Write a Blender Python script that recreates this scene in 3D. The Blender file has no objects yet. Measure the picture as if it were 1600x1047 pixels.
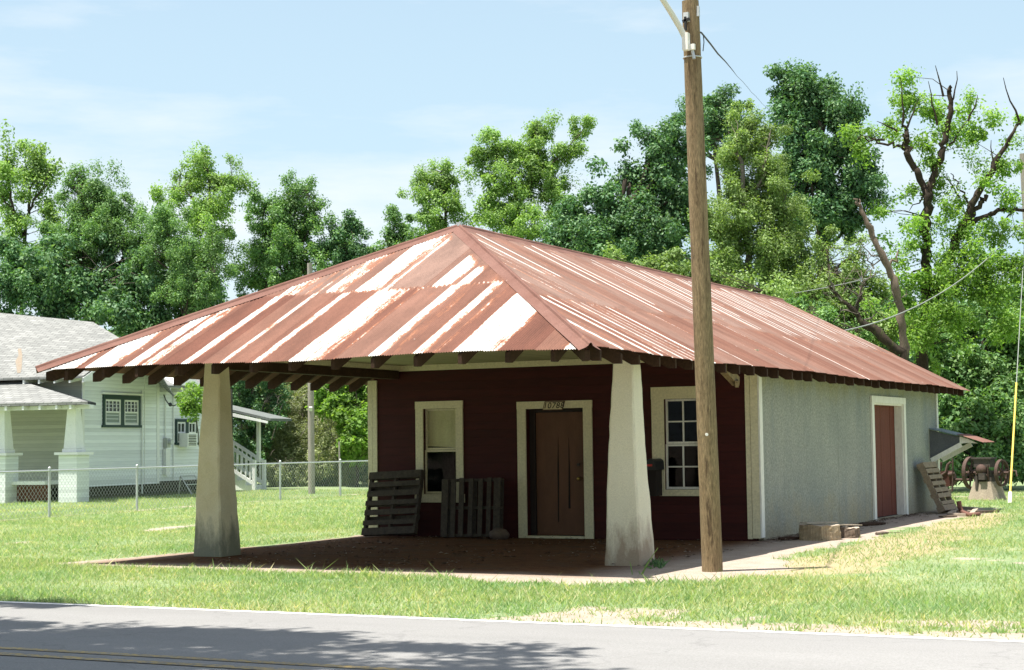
import bpy, math, random
import numpy as np
from mathutils import Vector, Matrix
random.seed(7); rng = np.random.default_rng(7)
SC = bpy.context.scene
COL = SC.collection

# ---------------------------------------------------------------- camera, sky, sun, exposure
CP = np.array([15.086, -24.6453, 1.4979]); YAW, PITCH, ROLL, F = -0.465, 0.0649, -0.0133, 2644.5
_f = np.array([math.sin(YAW)*math.cos(PITCH), math.cos(YAW)*math.cos(PITCH), math.sin(PITCH)])
_r = np.array([math.cos(YAW), -math.sin(YAW), 0.0]); _u = np.cross(_r, _f)
_c, _s = math.cos(ROLL), math.sin(ROLL)
CR, CU, CF = _c*_r + _s*_u, -_s*_r + _c*_u, _f
cam = bpy.data.objects.new('camera', bpy.data.cameras.new('camera')); COL.objects.link(cam)
cam.matrix_world = Matrix(((CR[0], CU[0], -CF[0], CP[0]), (CR[1], CU[1], -CF[1], CP[1]), (CR[2], CU[2], -CF[2], CP[2]), (0, 0, 0, 1)))
cam.data.sensor_width = 36.0; cam.data.lens = 36.0*F/1600; cam.data.clip_start = 0.1; cam.data.clip_end = 3000
SC.camera = cam

SUNV = np.array([-0.15, -0.22, 1.0]); SUNV /= np.linalg.norm(SUNV)
ELEV = math.asin(SUNV[2]); AZ = math.atan2(SUNV[0], SUNV[1])
world = bpy.data.worlds.new("World"); SC.world = world; world.use_nodes = True
wn, wl = world.node_tree.nodes, world.node_tree.links
bg = wn['Background']; bg.inputs['Strength'].default_value = 0.06
sky = wn.new('ShaderNodeTexSky'); sky.sky_type = 'NISHITA'; sky.sun_disc = False
sky.sun_elevation = ELEV; sky.sun_rotation = AZ; sky.air_density = 1.0; sky.dust_density = 2.4; sky.ozone_density = 1.2
wtc = wn.new('ShaderNodeTexCoord'); wmp = wn.new('ShaderNodeMapping'); wmp.inputs['Scale'].default_value = (1.6, 1.6, 8.0)
wmp.inputs['Location'].default_value = (0.35, 0.2, 0.15); wmp.inputs['Rotation'].default_value = (0.05, 0.06, 0.3)
wno = wn.new('ShaderNodeTexNoise'); wno.inputs['Scale'].default_value = 1.7; wno.inputs['Detail'].default_value = 7; wno.inputs['Roughness'].default_value = 0.58
wrp = wn.new('ShaderNodeValToRGB'); wrp.color_ramp.elements[0].position = 0.46; wrp.color_ramp.elements[1].position = 0.66; wrp.color_ramp.elements[0].color = (0.0, 0.0, 0.0, 1)
wrp.color_ramp.elements[1].color = (0.7, 0.7, 0.7, 1)
wmx = wn.new('ShaderNodeMixRGB'); wmx.inputs['Color2'].default_value = (4.35, 5.8, 6.6, 1)
wl.new(wtc.outputs['Generated'], wmp.inputs['Vector']); wl.new(wmp.outputs[0], wno.inputs['Vector'])
wl.new(wno.outputs['Fac'], wrp.inputs[0])
wsx = wn.new('ShaderNodeSeparateXYZ'); wl.new(wtc.outputs['Generated'], wsx.inputs[0])
whz = wn.new('ShaderNodeMapRange'); whz.inputs['From Min'].default_value = 0.0; whz.inputs['From Max'].default_value = 0.75; whz.inputs['To Min'].default_value = 0.86; whz.inputs['To Max'].default_value = 0.12; wl.new(wsx.outputs['Z'], whz.inputs['Value'])
wl.new(whz.outputs[0], wmx.inputs['Fac'])
wl.new(sky.outputs[0], wmx.inputs['Color1'])
wm2 = wn.new('ShaderNodeMixRGB'); wm2.inputs['Color2'].default_value = (6.1, 6.35, 6.5, 1); wl.new(wrp.outputs[0], wm2.inputs['Fac']); wl.new(wmx.outputs[0], wm2.inputs['Color1']); wl.new(wm2.outputs[0], bg.inputs['Color'])

sun = bpy.data.objects.new('sun', bpy.data.lights.new('sun', 'SUN')); COL.objects.link(sun)
sun.data.energy = 3.8; sun.data.angle = math.radians(0.53); sun.data.color = (1.0, 0.95, 0.87)
sun.rotation_euler = Vector(SUNV).to_track_quat('Z', 'Y').to_euler()
SC.view_settings.view_transform = 'Standard'; SC.view_settings.look = 'None'
SC.view_settings.exposure = 1.5; SC.view_settings.gamma = 1.0
SC.cycles.max_bounces = 8; SC.cycles.transparent_max_bounces = 12; SC.cycles.diffuse_bounces = 4

# ---------------------------------------------------------------- helpers
def ray(u, v): return CF + CR*((u-800)/F) - CU*((v-523.5)/F)
def on(u, v, p0, n):
    d = ray(u, v); n = np.asarray(n, float); t = np.dot(np.asarray(p0, float)-CP, n)/np.dot(d, n); return CP + t*d
def G(u, v, z=0.0): return on(u, v, (0, 0, z), (0, 0, 1))
def AX(u, v, x): return on(u, v, (x, 0, 0), (1, 0, 0))
def AY(u, v, y): return on(u, v, (0, y, 0), (0, 1, 0))
def DP(u, v, D): return CP + D*ray(u, v)

def tag(o, label=None, cat=None, group=None, kind=None):
    if label: o['label'] = label
    if cat: o['category'] = cat
    if group: o['group'] = group
    if kind: o['kind'] = kind
    return o
def empty(name, loc=(0, 0, 0), label=None, cat=None, group=None, rz=0.0):
    o = bpy.data.objects.new(name, None); COL.objects.link(o); o.location = loc; o.rotation_euler = (0, 0, rz)
    o.empty_display_size = 0.3
    return tag(o, label, cat, group)
def copy_tree(o, parent=None):
    c = o.copy(); COL.objects.link(c)
    if parent is not None: c.parent = parent
    for ch in list(o.children): copy_tree(ch, c)
    return c

def np_mesh(name, V, faces, smooth=False):
    """faces: int array (M,3|4)"""
    me = bpy.data.meshes.new(name); V = np.asarray(V, np.float32); Fc = np.asarray(faces, np.int32)
    m, k = Fc.shape
    me.vertices.add(len(V)); me.vertices.foreach_set('co', V.ravel())
    me.loops.add(m*k); me.loops.foreach_set('vertex_index', Fc.ravel())
    me.polygons.add(m); me.polygons.foreach_set('loop_start', np.arange(0, m*k, k, dtype=np.int32))
    try: me.polygons.foreach_set('loop_total', np.full(m, k, np.int32))
    except Exception: pass
    if smooth: me.polygons.foreach_set('use_smooth', np.ones(m, bool))
    me.update(calc_edges=True); me.validate()
    return me
def link(name, me, mt, parent=None):
    o = bpy.data.objects.new(name, me); COL.objects.link(o)
    if mt: me.materials.append(mt)
    if parent is not None: o.parent = parent
    return o

class MB:
    def __init__(s): s.v = []; s.f = []; s.sm = []
    def add(s, vs, fs, smooth=False):
        b = len(s.v); s.v += [tuple(map(float, q)) for q in vs]
        for f in fs: s.f.append(tuple(b+i for i in f)); s.sm.append(smooth)
        return s
    def box(s, x0, x1, y0, y1, z0, z1):
        return s.add([(x0,y0,z0),(x1,y0,z0),(x1,y1,z0),(x0,y1,z0),(x0,y0,z1),(x1,y0,z1),(x1,y1,z1),(x0,y1,z1)],
              [(0,3,2,1),(4,5,6,7),(0,1,5,4),(1,2,6,5),(2,3,7,6),(3,0,4,7)])
    def beam(s, a, b, w, h, up=(0,0,1)):
        a, b = Vector(a), Vector(b); d = (b-a).normalized(); up = Vector(up)
        if abs(d.dot(up)) > 0.98: up = Vector((0, 1, 0))
        sd = d.cross(up).normalized()*(w/2); uu = sd.cross(d).normalized()*(h/2)
        q = [p+i*sd+j*uu for p in (a, b) for i, j in ((-1,-1),(1,-1),(1,1),(-1,1))]
        return s.add(q, [(0,1,2,3),(7,6,5,4),(0,4,5,1),(1,5,6,2),(2,6,7,3),(3,7,4,0)])
    def tube(s, pts, rad, n=8, cap=True):
        pts = [Vector(p) for p in pts]; b = []; N = len(pts)
        if not hasattr(rad, '__len__'): rad = [rad]*N
        ref = Vector((0.31, 0.17, 0.94)); rings = []
        for i, p in enumerate(pts):
            d = (pts[min(i+1, N-1)]-pts[max(i-1, 0)]).normalized()
            if i == 0: x = d.cross(ref if abs(d.dot(ref)) < .9 else Vector((1, 0, 0))).normalized()
            else: x = (x - d*x.dot(d)).normalized()
            y = d.cross(x)
            for k in range(n):
                t = 2*math.pi*k/n; b.append(p + (x*math.cos(t)+y*math.sin(t))*rad[i])
        fs = [(i*n+k, i*n+(k+1) % n, (i+1)*n+(k+1) % n, (i+1)*n+k) for i in range(N-1) for k in range(n)]
        s.add(b, fs, True)
        if cap: s.add(b[:n][::-1], [tuple(range(n))]); s.add(b[-n:], [tuple(range(n))])
        return s
    def prism(s, poly, d):
        """poly: list of 3D points (planar), extruded by vector d"""
        n = len(poly); P = [Vector(p) for p in poly]; Q = [p+Vector(d) for p in P]
        return s.add(P+Q, [tuple(range(n))[::-1], tuple(range(n, 2*n))] + [(i, (i+1) % n, n+(i+1) % n, n+i) for i in range(n)])
    def quad(s, a, b, c, d): return s.add([a, b, c, d], [(0, 1, 2, 3)])
    def sphere(s, c, r, nu=10, nv=6, sc=(1,1,1), jit=0):
        vs = []; 
        for j in range(nv+1):
            for i in range(nu):
                t = math.pi*j/nv; p = 2*math.pi*i/nu; k = 1+random.uniform(-jit, jit)
                vs.append((c[0]+r*sc[0]*k*math.sin(t)*math.cos(p), c[1]+r*sc[1]*k*math.sin(t)*math.sin(p), c[2]+r*sc[2]*k*math.cos(t)))
        return s.add(vs, [(j*nu+i, (j+1)*nu+i, (j+1)*nu+(i+1) % nu, j*nu+(i+1) % nu) for j in range(nv) for i in range(nu)], True)
    def build(s, name, mt, parent=None, off=None):
        me = bpy.data.meshes.new(name)
        me.from_pydata(s.v, [], s.f); me.polygons.foreach_set('use_smooth', s.sm); me.update()
        return link(name, me, mt, parent)

# ---------------------------------------------------------------- materials
def nodes(name):
    m = bpy.data.materials.new(name); m.use_nodes = True; nt = m.node_tree
    return m, nt.nodes, nt.links, nt.nodes['Principled BSDF']
def ramp(n, stops, interp='LINEAR'):
    r = n.new('ShaderNodeValToRGB'); cr = r.color_ramp; cr.interpolation = interp
    while len(cr.elements) < len(stops): cr.elements.new(0.5)
    for e, (p, c) in zip(cr.elements, stops):
        e.position = p; e.color = (c, c, c, 1) if not hasattr(c, '__len__') else tuple(c)+(1,)
    return r
def noise(n, l, vec, scale, detail=5, rough=0.6, stretch=None):
    t = n.new('ShaderNodeTexNoise'); t.inputs['Scale'].default_value = scale; t.inputs['Detail'].default_value = detail; t.inputs['Roughness'].default_value = rough
    if stretch:
        mp = n.new('ShaderNodeMapping'); mp.inputs['Scale'].default_value = stretch; l.new(vec, mp.inputs['Vector']); vec = mp.outputs[0]
    l.new(vec, t.inputs['Vector']); return t.outputs['Fac']
def mixc(n, l, fac, a, b, mode='MIX'):
    m = n.new('ShaderNodeMixRGB'); m.blend_type = mode
    for s, x in ((m.inputs['Fac'], fac), (m.inputs['Color1'], a), (m.inputs['Color2'], b)):
        if hasattr(x, 'is_linked'): l.new(x, s)
        elif hasattr(x, '__len__'): s.default_value = tuple(x)+(1,)
        else: s.default_value = x
    return m.outputs[0]
def math_(n, l, op, a, b=None):
    m = n.new('ShaderNodeMath'); m.operation = op
    for s, x in zip(m.inputs, (a, b)):
        if x is None: continue
        if hasattr(x, 'is_linked'): l.new(x, s)
        else: s.default_value = x
    return m.outputs[0]
def bump(n, l, p, h, strength=0.3, dist=0.01):
    b = n.new('ShaderNodeBump'); b.inputs['Strength'].default_value = strength; b.inputs['Distance'].default_value = dist
    l.new(h, b.inputs['Height']); l.new(b.outputs[0], p.inputs['Normal'])
def ocoord(n): return n.new('ShaderNodeTexCoord').outputs['Object']

def M_weather(name, c1, c2, c3=None, scale=3.0, stretch=None, rough=0.8, fine=40.0, finestr=0.25, bmp=0.25, lo=0.35, hi=0.65, spec=0.3, pos3=(0.6, 0.75)):
    """two tones mixed by a broad noise, an optional third (stain) tone by another one, fine speckle and bump"""
    m, n, l, p = nodes(name); oc = ocoord(n)
    a = noise(n, l, oc, scale, 6, 0.65, stretch); r = ramp(n, [(lo, 0.0), (hi, 1.0)]); l.new(a, r.inputs[0])
    col = mixc(n, l, r.outputs[0], c1, c2)
    if c3:
        b = noise(n, l, oc, scale*0.43+0.7, 8, 0.7, stretch); r3 = ramp(n, [(pos3[0], 0.0), (pos3[1], 1.0)]); l.new(b, r3.inputs[0]); col = mixc(n, l, r3.outputs[0], col, c3)
    fn = noise(n, l, oc, fine, 3, 0.7, stretch); rf = ramp(n, [(0.25, 1-finestr*1.5), (0.75, 1+finestr*0.6)]); l.new(fn, rf.inputs[0])
    col = mixc(n, l, 1.0, col, rf.outputs[0], 'MULTIPLY')
    l.new(col, p.inputs['Base Color']); p.inputs['Roughness'].default_value = rough; p.inputs['Specular IOR Level'].default_value = spec
    if bmp: bump(n, l, p, fn, bmp, 0.008)
    return m
def M_plain(name, c, rough=0.6, metal=0.0, spec=0.4):
    m, n, l, p = nodes(name); p.inputs['Base Color'].default_value = tuple(c)+(1,); p.inputs['Roughness'].default_value = rough
    p.inputs['Metallic'].default_value = metal; p.inputs['Specular IOR Level'].default_value = spec; return m

def M_boards(name, c1, c2, pitch, axis='Z', groove=0.06, chip=None, chip_lo=0.66, rough=0.75, bmp=0.6, gdark=0.45):
    """painted boards: grooves every `pitch` along an axis, tone change per board, chips"""
    m, n, l, p = nodes(name); oc = ocoord(n)
    sx = n.new('ShaderNodeSeparateXYZ'); l.new(oc, sx.inputs[0]); z = math_(n, l, 'MULTIPLY', sx.outputs[axis], 1.0/pitch)
    fr = math_(n, l, 'FRACT', z); fl = math_(n, l, 'FLOOR', z)
    wnz = n.new('ShaderNodeTexWhiteNoise'); wnz.noise_dimensions = '1D'; l.new(fl, wnz.inputs['W'])
    g = ramp(n, [(0.0, gdark), (groove, 1.0), (1.0, 0.93)]); l.new(fr, g.inputs[0])
    stretch = (1, 1, 7) if axis == 'Z' else ((7, 7, 1) if axis in 'XY' else None)
    a = noise(n, l, oc, 2.2, 6, 0.65, stretch); r = ramp(n, [(0.3, 0.0), (0.7, 1.0)]); l.new(a, r.inputs[0]); col = mixc(n, l, r.outputs[0], c1, c2)
    tn = ramp(n, [(0, 0.86), (1, 1.08)]); l.new(wnz.outputs['Value'], tn.inputs[0]); col = mixc(n, l, 1.0, col, tn.outputs[0], 'MULTIPLY')
    col = mixc(n, l, 1.0, col, g.outputs[0], 'MULTIPLY')
    if chip:
        cn = noise(n, l, oc, 5.0, 9, 0.72, stretch); rc = ramp(n, [(chip_lo, 0.0), (chip_lo+0.04, 1.0)]); l.new(cn, rc.inputs[0]); col = mixc(n, l, rc.outputs[0], col, chip)
    l.new(col, p.inputs['Base Color']); p.inputs['Roughness'].default_value = rough; p.inputs['Specular IOR Level'].default_value = 0.25
    bump(n, l, p, g.outputs[0], bmp, 0.01); return m

def M_leaf(name, c1, c2, c3=None, trans=0.35, tcol=None):
    m, n, l, p = nodes(name); geo = n.new('ShaderNodeNewGeometry')
    r = ramp(n, [(0.0, c1), (0.6, c2), (1.0, c3 or c2)]); l.new(geo.outputs['Random Per Island'], r.inputs[0])
    big = noise(n, l, ocoord(n), 0.45, 3, 0.5); rb = ramp(n, [(0.3, 0.72), (0.7, 1.2)]); l.new(big, rb.inputs[0])
    col = mixc(n, l, 1.0, r.outputs[0], rb.outputs[0], 'MULTIPLY')
    l.new(col, p.inputs['Base Color']); p.inputs['Roughness'].default_value = 0.55; p.inputs['Specular IOR Level'].default_value = 0.3
    t = n.new('ShaderNodeBsdfTranslucent'); tc = mixc(n, l, 1.0, col, tcol or (1.25, 1.35, 0.5), 'MULTIPLY'); l.new(tc, t.inputs['Color'])
    ms = n.new('ShaderNodeMixShader'); ms.inputs[0].default_value = trans
    l.new(p.outputs[0], ms.inputs[1]); l.new(t.outputs[0], ms.inputs[2]); l.new(ms.outputs[0], n['Material Output'].inputs['Surface']); return m

def M_glass(name, tint=(0.6, 0.65, 0.62), refl=0.12):
    m, n, l, p = nodes(name); n.remove(p)
    tr = n.new('ShaderNodeBsdfTransparent'); tr.inputs[0].default_value = tuple(tint)+(1,)
    gl = n.new('ShaderNodeBsdfGlossy'); gl.inputs['Roughness'].default_value = 0.03
    nz = noise(n, l, ocoord(n), 2.5, 2, 0.4); b = n.new('ShaderNodeBump'); b.inputs['Strength'].default_value = 0.06; l.new(nz, b.inputs['Height']); l.new(b.outputs[0], gl.inputs['Normal'])
    lw = n.new('ShaderNodeLayerWeight'); lw.inputs['Blend'].default_value = 0.5; ad = math_(n, l, 'ADD', math_(n, l, 'MULTIPLY', math_(n, l, 'POWER', lw.outputs['Facing'], 4.0), 0.30), 0.008)
    ms = n.new('ShaderNodeMixShader'); l.new(ad, ms.inputs[0]); l.new(tr.outputs[0], ms.inputs[1]); l.new(gl.outputs[0], ms.inputs[2])
    l.new(ms.outputs[0], n['Material Output'].inputs['Surface']); return m

def M_roof():
    m, n, l, p = nodes('rusty_corrugated_metal'); oc = ocoord(n)
    at = n.new('ShaderNodeAttribute'); at.attribute_name = 'galv'; gv = at.outputs['Fac']
    at2 = n.new('ShaderNodeAttribute'); at2.attribute_name = 'sheet'; sh = at2.outputs['Fac']
    at3 = n.new('ShaderNodeAttribute'); at3.attribute_name = 'flow'; fv = at3.outputs['Vector']
    n1 = noise(n, l, fv, 1.0, 9, 0.72, (13, 2.2, 1)); n2 = noise(n, l, fv, 1.0, 4, 0.7, (45, 22, 1))
    e = math_(n, l, 'ADD', math_(n, l, 'MULTIPLY', math_(n, l, 'SUBTRACT', n1, 0.5), 1.15), math_(n, l, 'MULTIPLY', math_(n, l, 'SUBTRACT', n2, 0.5), 0.65))
    n3 = noise(n, l, fv, 1.0, 5, 0.7, (38, 0.9, 1)); n4 = noise(n, l, fv, 1.0, 4, 0.6, (1.6, 1.1, 1))
    e = math_(n, l, 'ADD', e, math_(n, l, 'ADD', math_(n, l, 'MULTIPLY', math_(n, l, 'SUBTRACT', n3, 0.5), 0.75), math_(n, l, 'MULTIPLY', math_(n, l, 'SUBTRACT', n4, 0.5), 0.55)))
    g = math_(n, l, 'ADD', gv, e)
    rust_a = ramp(n, [(0.0, (0.120, 0.047, 0.031)), (0.5, (0.165, 0.079, 0.055)), (1.0, (0.208, 0.136, 0.110))]); l.new(sh, rust_a.inputs[0])
    big = noise(n, l, fv, 1.0, 6, 0.65, (3, 0.8, 1)); rb = ramp(n, [(0.3, 0.70), (0.7, 1.26)]); l.new(big, rb.inputs[0]); rust = mixc(n, l, 1.0, rust_a.outputs[0], rb.outputs[0], 'MULTIPLY')
    spk = noise(n, l, fv, 1.0, 3, 0.8, (70, 30, 1)); rs = ramp(n, [(0.2, 0.72), (0.8, 1.25)]); l.new(spk, rs.inputs[0]); rust = mixc(n, l, 1.0, rust, rs.outputs[0], 'MULTIPLY')
    # bright fresh-rust fringe round the bare zinc, then the zinc itself
    r1 = ramp(n, [(0.22, 0.0), (0.46, 1.0)]); l.new(g, r1.inputs[0]); col = mixc(n, l, math_(n, l, 'MULTIPLY', r1.outputs[0], 0.8), rust, (0.30, 0.125, 0.065))
    r2 = ramp(n, [(0.45, 0.0), (0.60, 1.0)]); l.new(g, r2.inputs[0]); zn = mixc(n, l, spk, (0.40, 0.375, 0.34), (0.66, 0.645, 0.62)); col = mixc(n, l, r2.outputs[0], col, zn)
    # nail heads / white pin-holes
    vo = n.new('ShaderNodeTexVoronoi'); vo.inputs['Scale'].default_value = 1.0; mp = n.new('ShaderNodeMapping'); mp.inputs['Scale'].default_value = (2.3, 2.0, 1); l.new(fv, mp.inputs[0]); l.new(mp.outputs[0], vo.inputs['Vector'])
    rv = ramp(n, [(0.025, 1.0), (0.04, 0.0)]); l.new(vo.outputs['Distance'], rv.inputs[0]); col = mixc(n, l, math_(n, l, 'MULTIPLY', rv.outputs[0], 0.6), col, (0.62, 0.55, 0.5))
    l.new(col, p.inputs['Base Color']); rr = ramp(n, [(0, 0.85), (1, 0.5)]); l.new(r2.outputs[0], rr.inputs[0]); l.new(rr.outputs[0], p.inputs['Roughness'])
    p.inputs['Specular IOR Level'].default_value = 0.25; return m

def M_sidewall():
    m, n, l, p = nodes('grey_sheet_wall'); oc = n.new('ShaderNodeNewGeometry').outputs['Position']
    a = noise(n, l, oc, 0.8, 7, 0.65, (1, 1, 0.6)); r = ramp(n, [(0.34, (0.350, 0.355, 0.312)), (0.66, (0.255, 0.274, 0.252))]); l.new(a, r.inputs[0]); col = r.outputs[0]
    sx = n.new('ShaderNodeSeparateXYZ'); l.new(oc, sx.inputs[0])
    # dirt splashed up from the ground and a yellow stain under the eave
    lo = math_(n, l, 'ADD', math_(n, l, 'MULTIPLY', math_(n, l, 'SUBTRACT', 0.62, sx.outputs['Z']), 0.75), noise(n, l, oc, 2.0, 7, 0.7)); rl = ramp(n, [(0.48, 0.0), (0.95, 0.8)]); l.new(lo, rl.inputs[0]); col = mixc(n, l, rl.outputs[0], col, (0.37, 0.32, 0.21))
    hi = math_(n, l, 'ADD', math_(n, l, 'MULTIPLY', math_(n, l, 'SUBTRACT', sx.outputs['Z'], 2.25), 0.75), noise(n, l, oc, 1.6, 7, 0.7, (1, 1, 0.5))); rh = ramp(n, [(0.46, 0.0), (0.85, 0.75)]); l.new(hi, rh.inputs[0]); col = mixc(n, l, rh.outputs[0], col, (0.34, 0.31, 0.15))
    st = noise(n, l, oc, 0.55, 8, 0.7, (1, 1.6, 0.5)); rs = ramp(n, [(0.54, 0.0), (0.70, 0.7)]); l.new(st, rs.inputs[0]); col = mixc(n, l, rs.outputs[0], col, (0.19, 0.225, 0.245))
    dr = noise(n, l, oc, 5.0, 6, 0.7, (1, 1.4, 0.07)); rd = ramp(n, [(0.60, 1.0), (0.74, 0.72)]); l.new(dr, rd.inputs[0]); col = mixc(n, l, 1.0, col, rd.outputs[0], 'MULTIPLY')
    # sheet joints, slightly wavering
    wob = math_(n, l, 'MULTIPLY', math_(n, l, 'SUBTRACT', noise(n, l, oc, 1.5, 3, 0.5), 0.5), 0.03)
    fr = math_(n, l, 'FRACT', math_(n, l, 'ADD', math_(n, l, 'MULTIPLY', sx.outputs['Y'], 1/1.22), wob)); rj = ramp(n, [(0.0, 0.62), (0.008, 0.72), (0.014, 1.0)]); l.new(fr, rj.inputs[0]); br = noise(n, l, oc, 1.1, 4, 0.6); rb = ramp(n, [(0.45, 0.0), (0.60, 0.85)]); l.new(br, rb.inputs[0])
    col = mixc(n, l, rb.outputs[0], col, mixc(n, l, 1.0, col, rj.outputs[0], 'MULTIPLY'))
    f = noise(n, l, oc, 27, 5, 0.85); rf = ramp(n, [(0.28, 0.45), (0.72, 1.42)]); l.new(f, rf.inputs[0]); col = mixc(n, l, 1.0, col, rf.outputs[0], 'MULTIPLY')
    l.new(col, p.inputs['Base Color']); p.inputs['Roughness'].default_value = 0.92; p.inputs['Specular IOR Level'].default_value = 0.2; bump(n, l, p, f, 0.45, 0.008); return m
MAT = {}
def setup_materials():
    M = MAT
    M['roof'] = M_roof()
    M['rustcap'] = M_weather('rusty_ridge_metal', (0.150, 0.070, 0.052), (0.185, 0.095, 0.074), (0.25, 0.13, 0.085), 2.5, None, 0.85, 60, 0.2, 0.15)
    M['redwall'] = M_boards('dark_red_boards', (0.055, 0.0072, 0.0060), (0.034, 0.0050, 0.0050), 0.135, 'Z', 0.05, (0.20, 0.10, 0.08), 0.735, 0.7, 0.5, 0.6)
    M['stucco'] = M_weather('grey_sheet_wall', (0.355, 0.365, 0.325), (0.285, 0.315, 0.295), (0.41, 0.37, 0.23), 0.9, (1, 1, 0.5), 0.9, 48, 0.32, 0.4, 0.36, 0.64, pos3=(0.56, 0.72))
    M['stucco'] = M_sidewall()
    M['cream'] = M_weather('cream_paint', (0.72, 0.66, 0.46), (0.66, 0.60, 0.41), (0.48, 0.41, 0.27), 2.0, None, 0.75, 30, 0.16, 0.15, pos3=(0.66, 0.8))
    M['whitetrim'] = M_weather('white_trim_paint', (0.82, 0.80, 0.74), (0.76, 0.74, 0.67), (0.42, 0.37, 0.28), 3.0, (1, 1, 0.3), 0.6, 30, 0.12, 0.1, pos3=(0.68, 0.78))
    M['ceiling'] = M_boards('cream_ceiling_boards', (0.50, 0.46, 0.30), (0.45, 0.41, 0.27), 0.09, 'X', 0.08)
    M['darkwood'] = M_weather('dark_rafter_wood', (0.062, 0.032, 0.018), (0.040, 0.020, 0.011), (0.095, 0.055, 0.032), 4, (1, 1, 1), 0.9, 30, 0.3, 0.2)
    M['column'] = M_weather('cream_stucco', (0.60, 0.55, 0.41), (0.54, 0.49, 0.36), (0.42, 0.32, 0.18), 1.6, (1, 1, 0.4), 0.9, 70, 0.22, 0.3, pos3=(0.62, 0.8))
    M['browndoor'] = M_weather('brown_door_paint', (0.145, 0.064, 0.034), (0.112, 0.050, 0.027), (0.19, 0.090, 0.046), 2.5, (2, 2, 0.7), 0.6, 40, 0.12, 0.08)
    M['darkgap'] = M_plain('dark_gap', (0.015, 0.01, 0.008), 0.9)
    M['darkjamb'] = M_plain('dark_door_jamb', (0.022, 0.014, 0.012), 0.8)
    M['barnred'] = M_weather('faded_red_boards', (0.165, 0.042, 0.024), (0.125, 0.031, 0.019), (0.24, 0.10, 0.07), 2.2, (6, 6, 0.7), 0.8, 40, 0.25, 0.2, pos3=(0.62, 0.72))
    M['brass'] = M_plain('brass', (0.42, 0.30, 0.10), 0.35, 0.8)
    M['glass'] = M_glass('window_glass', (0.86, 0.88, 0.86))
    M['blind'] = M_weather('yellowed_roller_blind', (0.74, 0.67, 0.42), (0.66, 0.60, 0.36), None, 3, None, 0.9, 40, 0.1, 0.0)
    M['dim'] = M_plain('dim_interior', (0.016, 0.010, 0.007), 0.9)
    M['pallet'] = M_weather('grey_pallet_wood', (0.085, 0.068, 0.052), (0.052, 0.042, 0.034), (0.115, 0.082, 0.055), 5, (3, 3, 3), 0.9, 45, 0.35, 0.3)
    M['palletlight'] = M_weather('weathered_pallet_wood', (0.34, 0.27, 0.19), (0.24, 0.185, 0.13), (0.42, 0.31, 0.19), 5, (3, 3, 3), 0.9, 45, 0.35, 0.3)
    M['pole'] = M_weather('weathered_pole_wood', (0.37, 0.275, 0.155), (0.25, 0.178, 0.095), (0.115, 0.075, 0.042), 2.2, (11, 11, 0.6), 0.9, 16, 0.55, 0.8, pos3=(0.55, 0.64))
    M['greypole'] = M_weather('grey_pole_wood', (0.42, 0.38, 0.33), (0.33, 0.30, 0.26), (0.24, 0.21, 0.18), 2.2, (8, 8, 0.6), 0.85, 25, 0.3, 0.3)
    M['galv'] = M_plain('galvanised_steel', (0.55, 0.57, 0.57), 0.45, 0.6)
    M['alum'] = M_plain('pale_aluminium', (0.66, 0.66, 0.60), 0.5, 0.2)
    M['shedgrey'] = M_weather('weathered_grey_roofing', (0.17, 0.185, 0.175), (0.13, 0.145, 0.14), None, 3)
    M['blackmetal'] = M_plain('black_metal', (0.015, 0.015, 0.016), 0.5)
    M['wire'] = M_plain('dark_cable', (0.03, 0.035, 0.04), 0.6)
    M['palewire'] = M_plain('pale_cable', (0.22, 0.24, 0.22), 0.6)
    M['yellow'] = M_plain('yellow_plastic_guard', (0.62, 0.46, 0.08), 0.5)
    M['housewhite'] = M_boards('white_clapboard', (0.84, 0.87, 0.88), (0.77, 0.81, 0.82), 0.115, 'Z', 0.10, (0.22, 0.25, 0.24), 0.70, 0.75, 0.8, 0.62)
    M['porchwall'] = M_boards('shade_toned_porch_clapboard', (0.50, 0.51, 0.42), (0.44, 0.45, 0.37), 0.115, 'Z', 0.10, (0.24, 0.24, 0.2), 0.72, 0.8, 0.8, 0.6)  # white clapboard darkened in its colour to stand for the porch's shade
    M['housetrim'] = M_weather('white_house_trim', (0.82, 0.83, 0.80), (0.76, 0.78, 0.75), (0.55, 0.55, 0.51), 4, None, 0.7, 40, 0.1, 0.1)
    M['pierwhite'] = M_boards('white_painted_brick', (0.76, 0.80, 0.78), (0.68, 0.72, 0.71), 0.075, 'Z', 0.12, (0.30, 0.32, 0.31), 0.66, 0.8, 0.7, 0.7)
    M['shingle'] = M_shingle('grey_asphalt_shingles', (0.195, 0.200, 0.192), (0.265, 0.270, 0.258))
    M['darkshingle'] = M_shingle('dark_asphalt_shingles', (0.045, 0.05, 0.055), (0.065, 0.07, 0.075))
    M['greenframe'] = M_plain('dark_green_window_frame', (0.018, 0.045, 0.042), 0.5)
    M['darkpane'] = M_plain('dark_window_pane', (0.02, 0.028, 0.025), 0.12, 0, 0.6)
    M['palepane'] = M_plain('curtained_window_pane', (0.20, 0.24, 0.22), 0.2, 0, 0.5)
    M['skirt'] = M_weather('dark_skirting', (0.055, 0.055, 0.045), (0.035, 0.035, 0.03), (0.11, 0.09, 0.07), 3, None, 0.95)  # near-black grey tone with browner patches
    M['brickred'] = M_weather('old_brick', (0.18, 0.07, 0.045), (0.11, 0.045, 0.03), None, 6)
    M['plasticgrey'] = M_plain('grey_plastic', (0.42, 0.44, 0.42), 0.5)
    M['concrete'] = M_weather('stained_concrete', (0.40, 0.33, 0.25), (0.30, 0.25, 0.19), (0.18, 0.13, 0.09), 4, (1, 1, 0.5), 0.95, 60, 0.3, 0.4)
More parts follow.
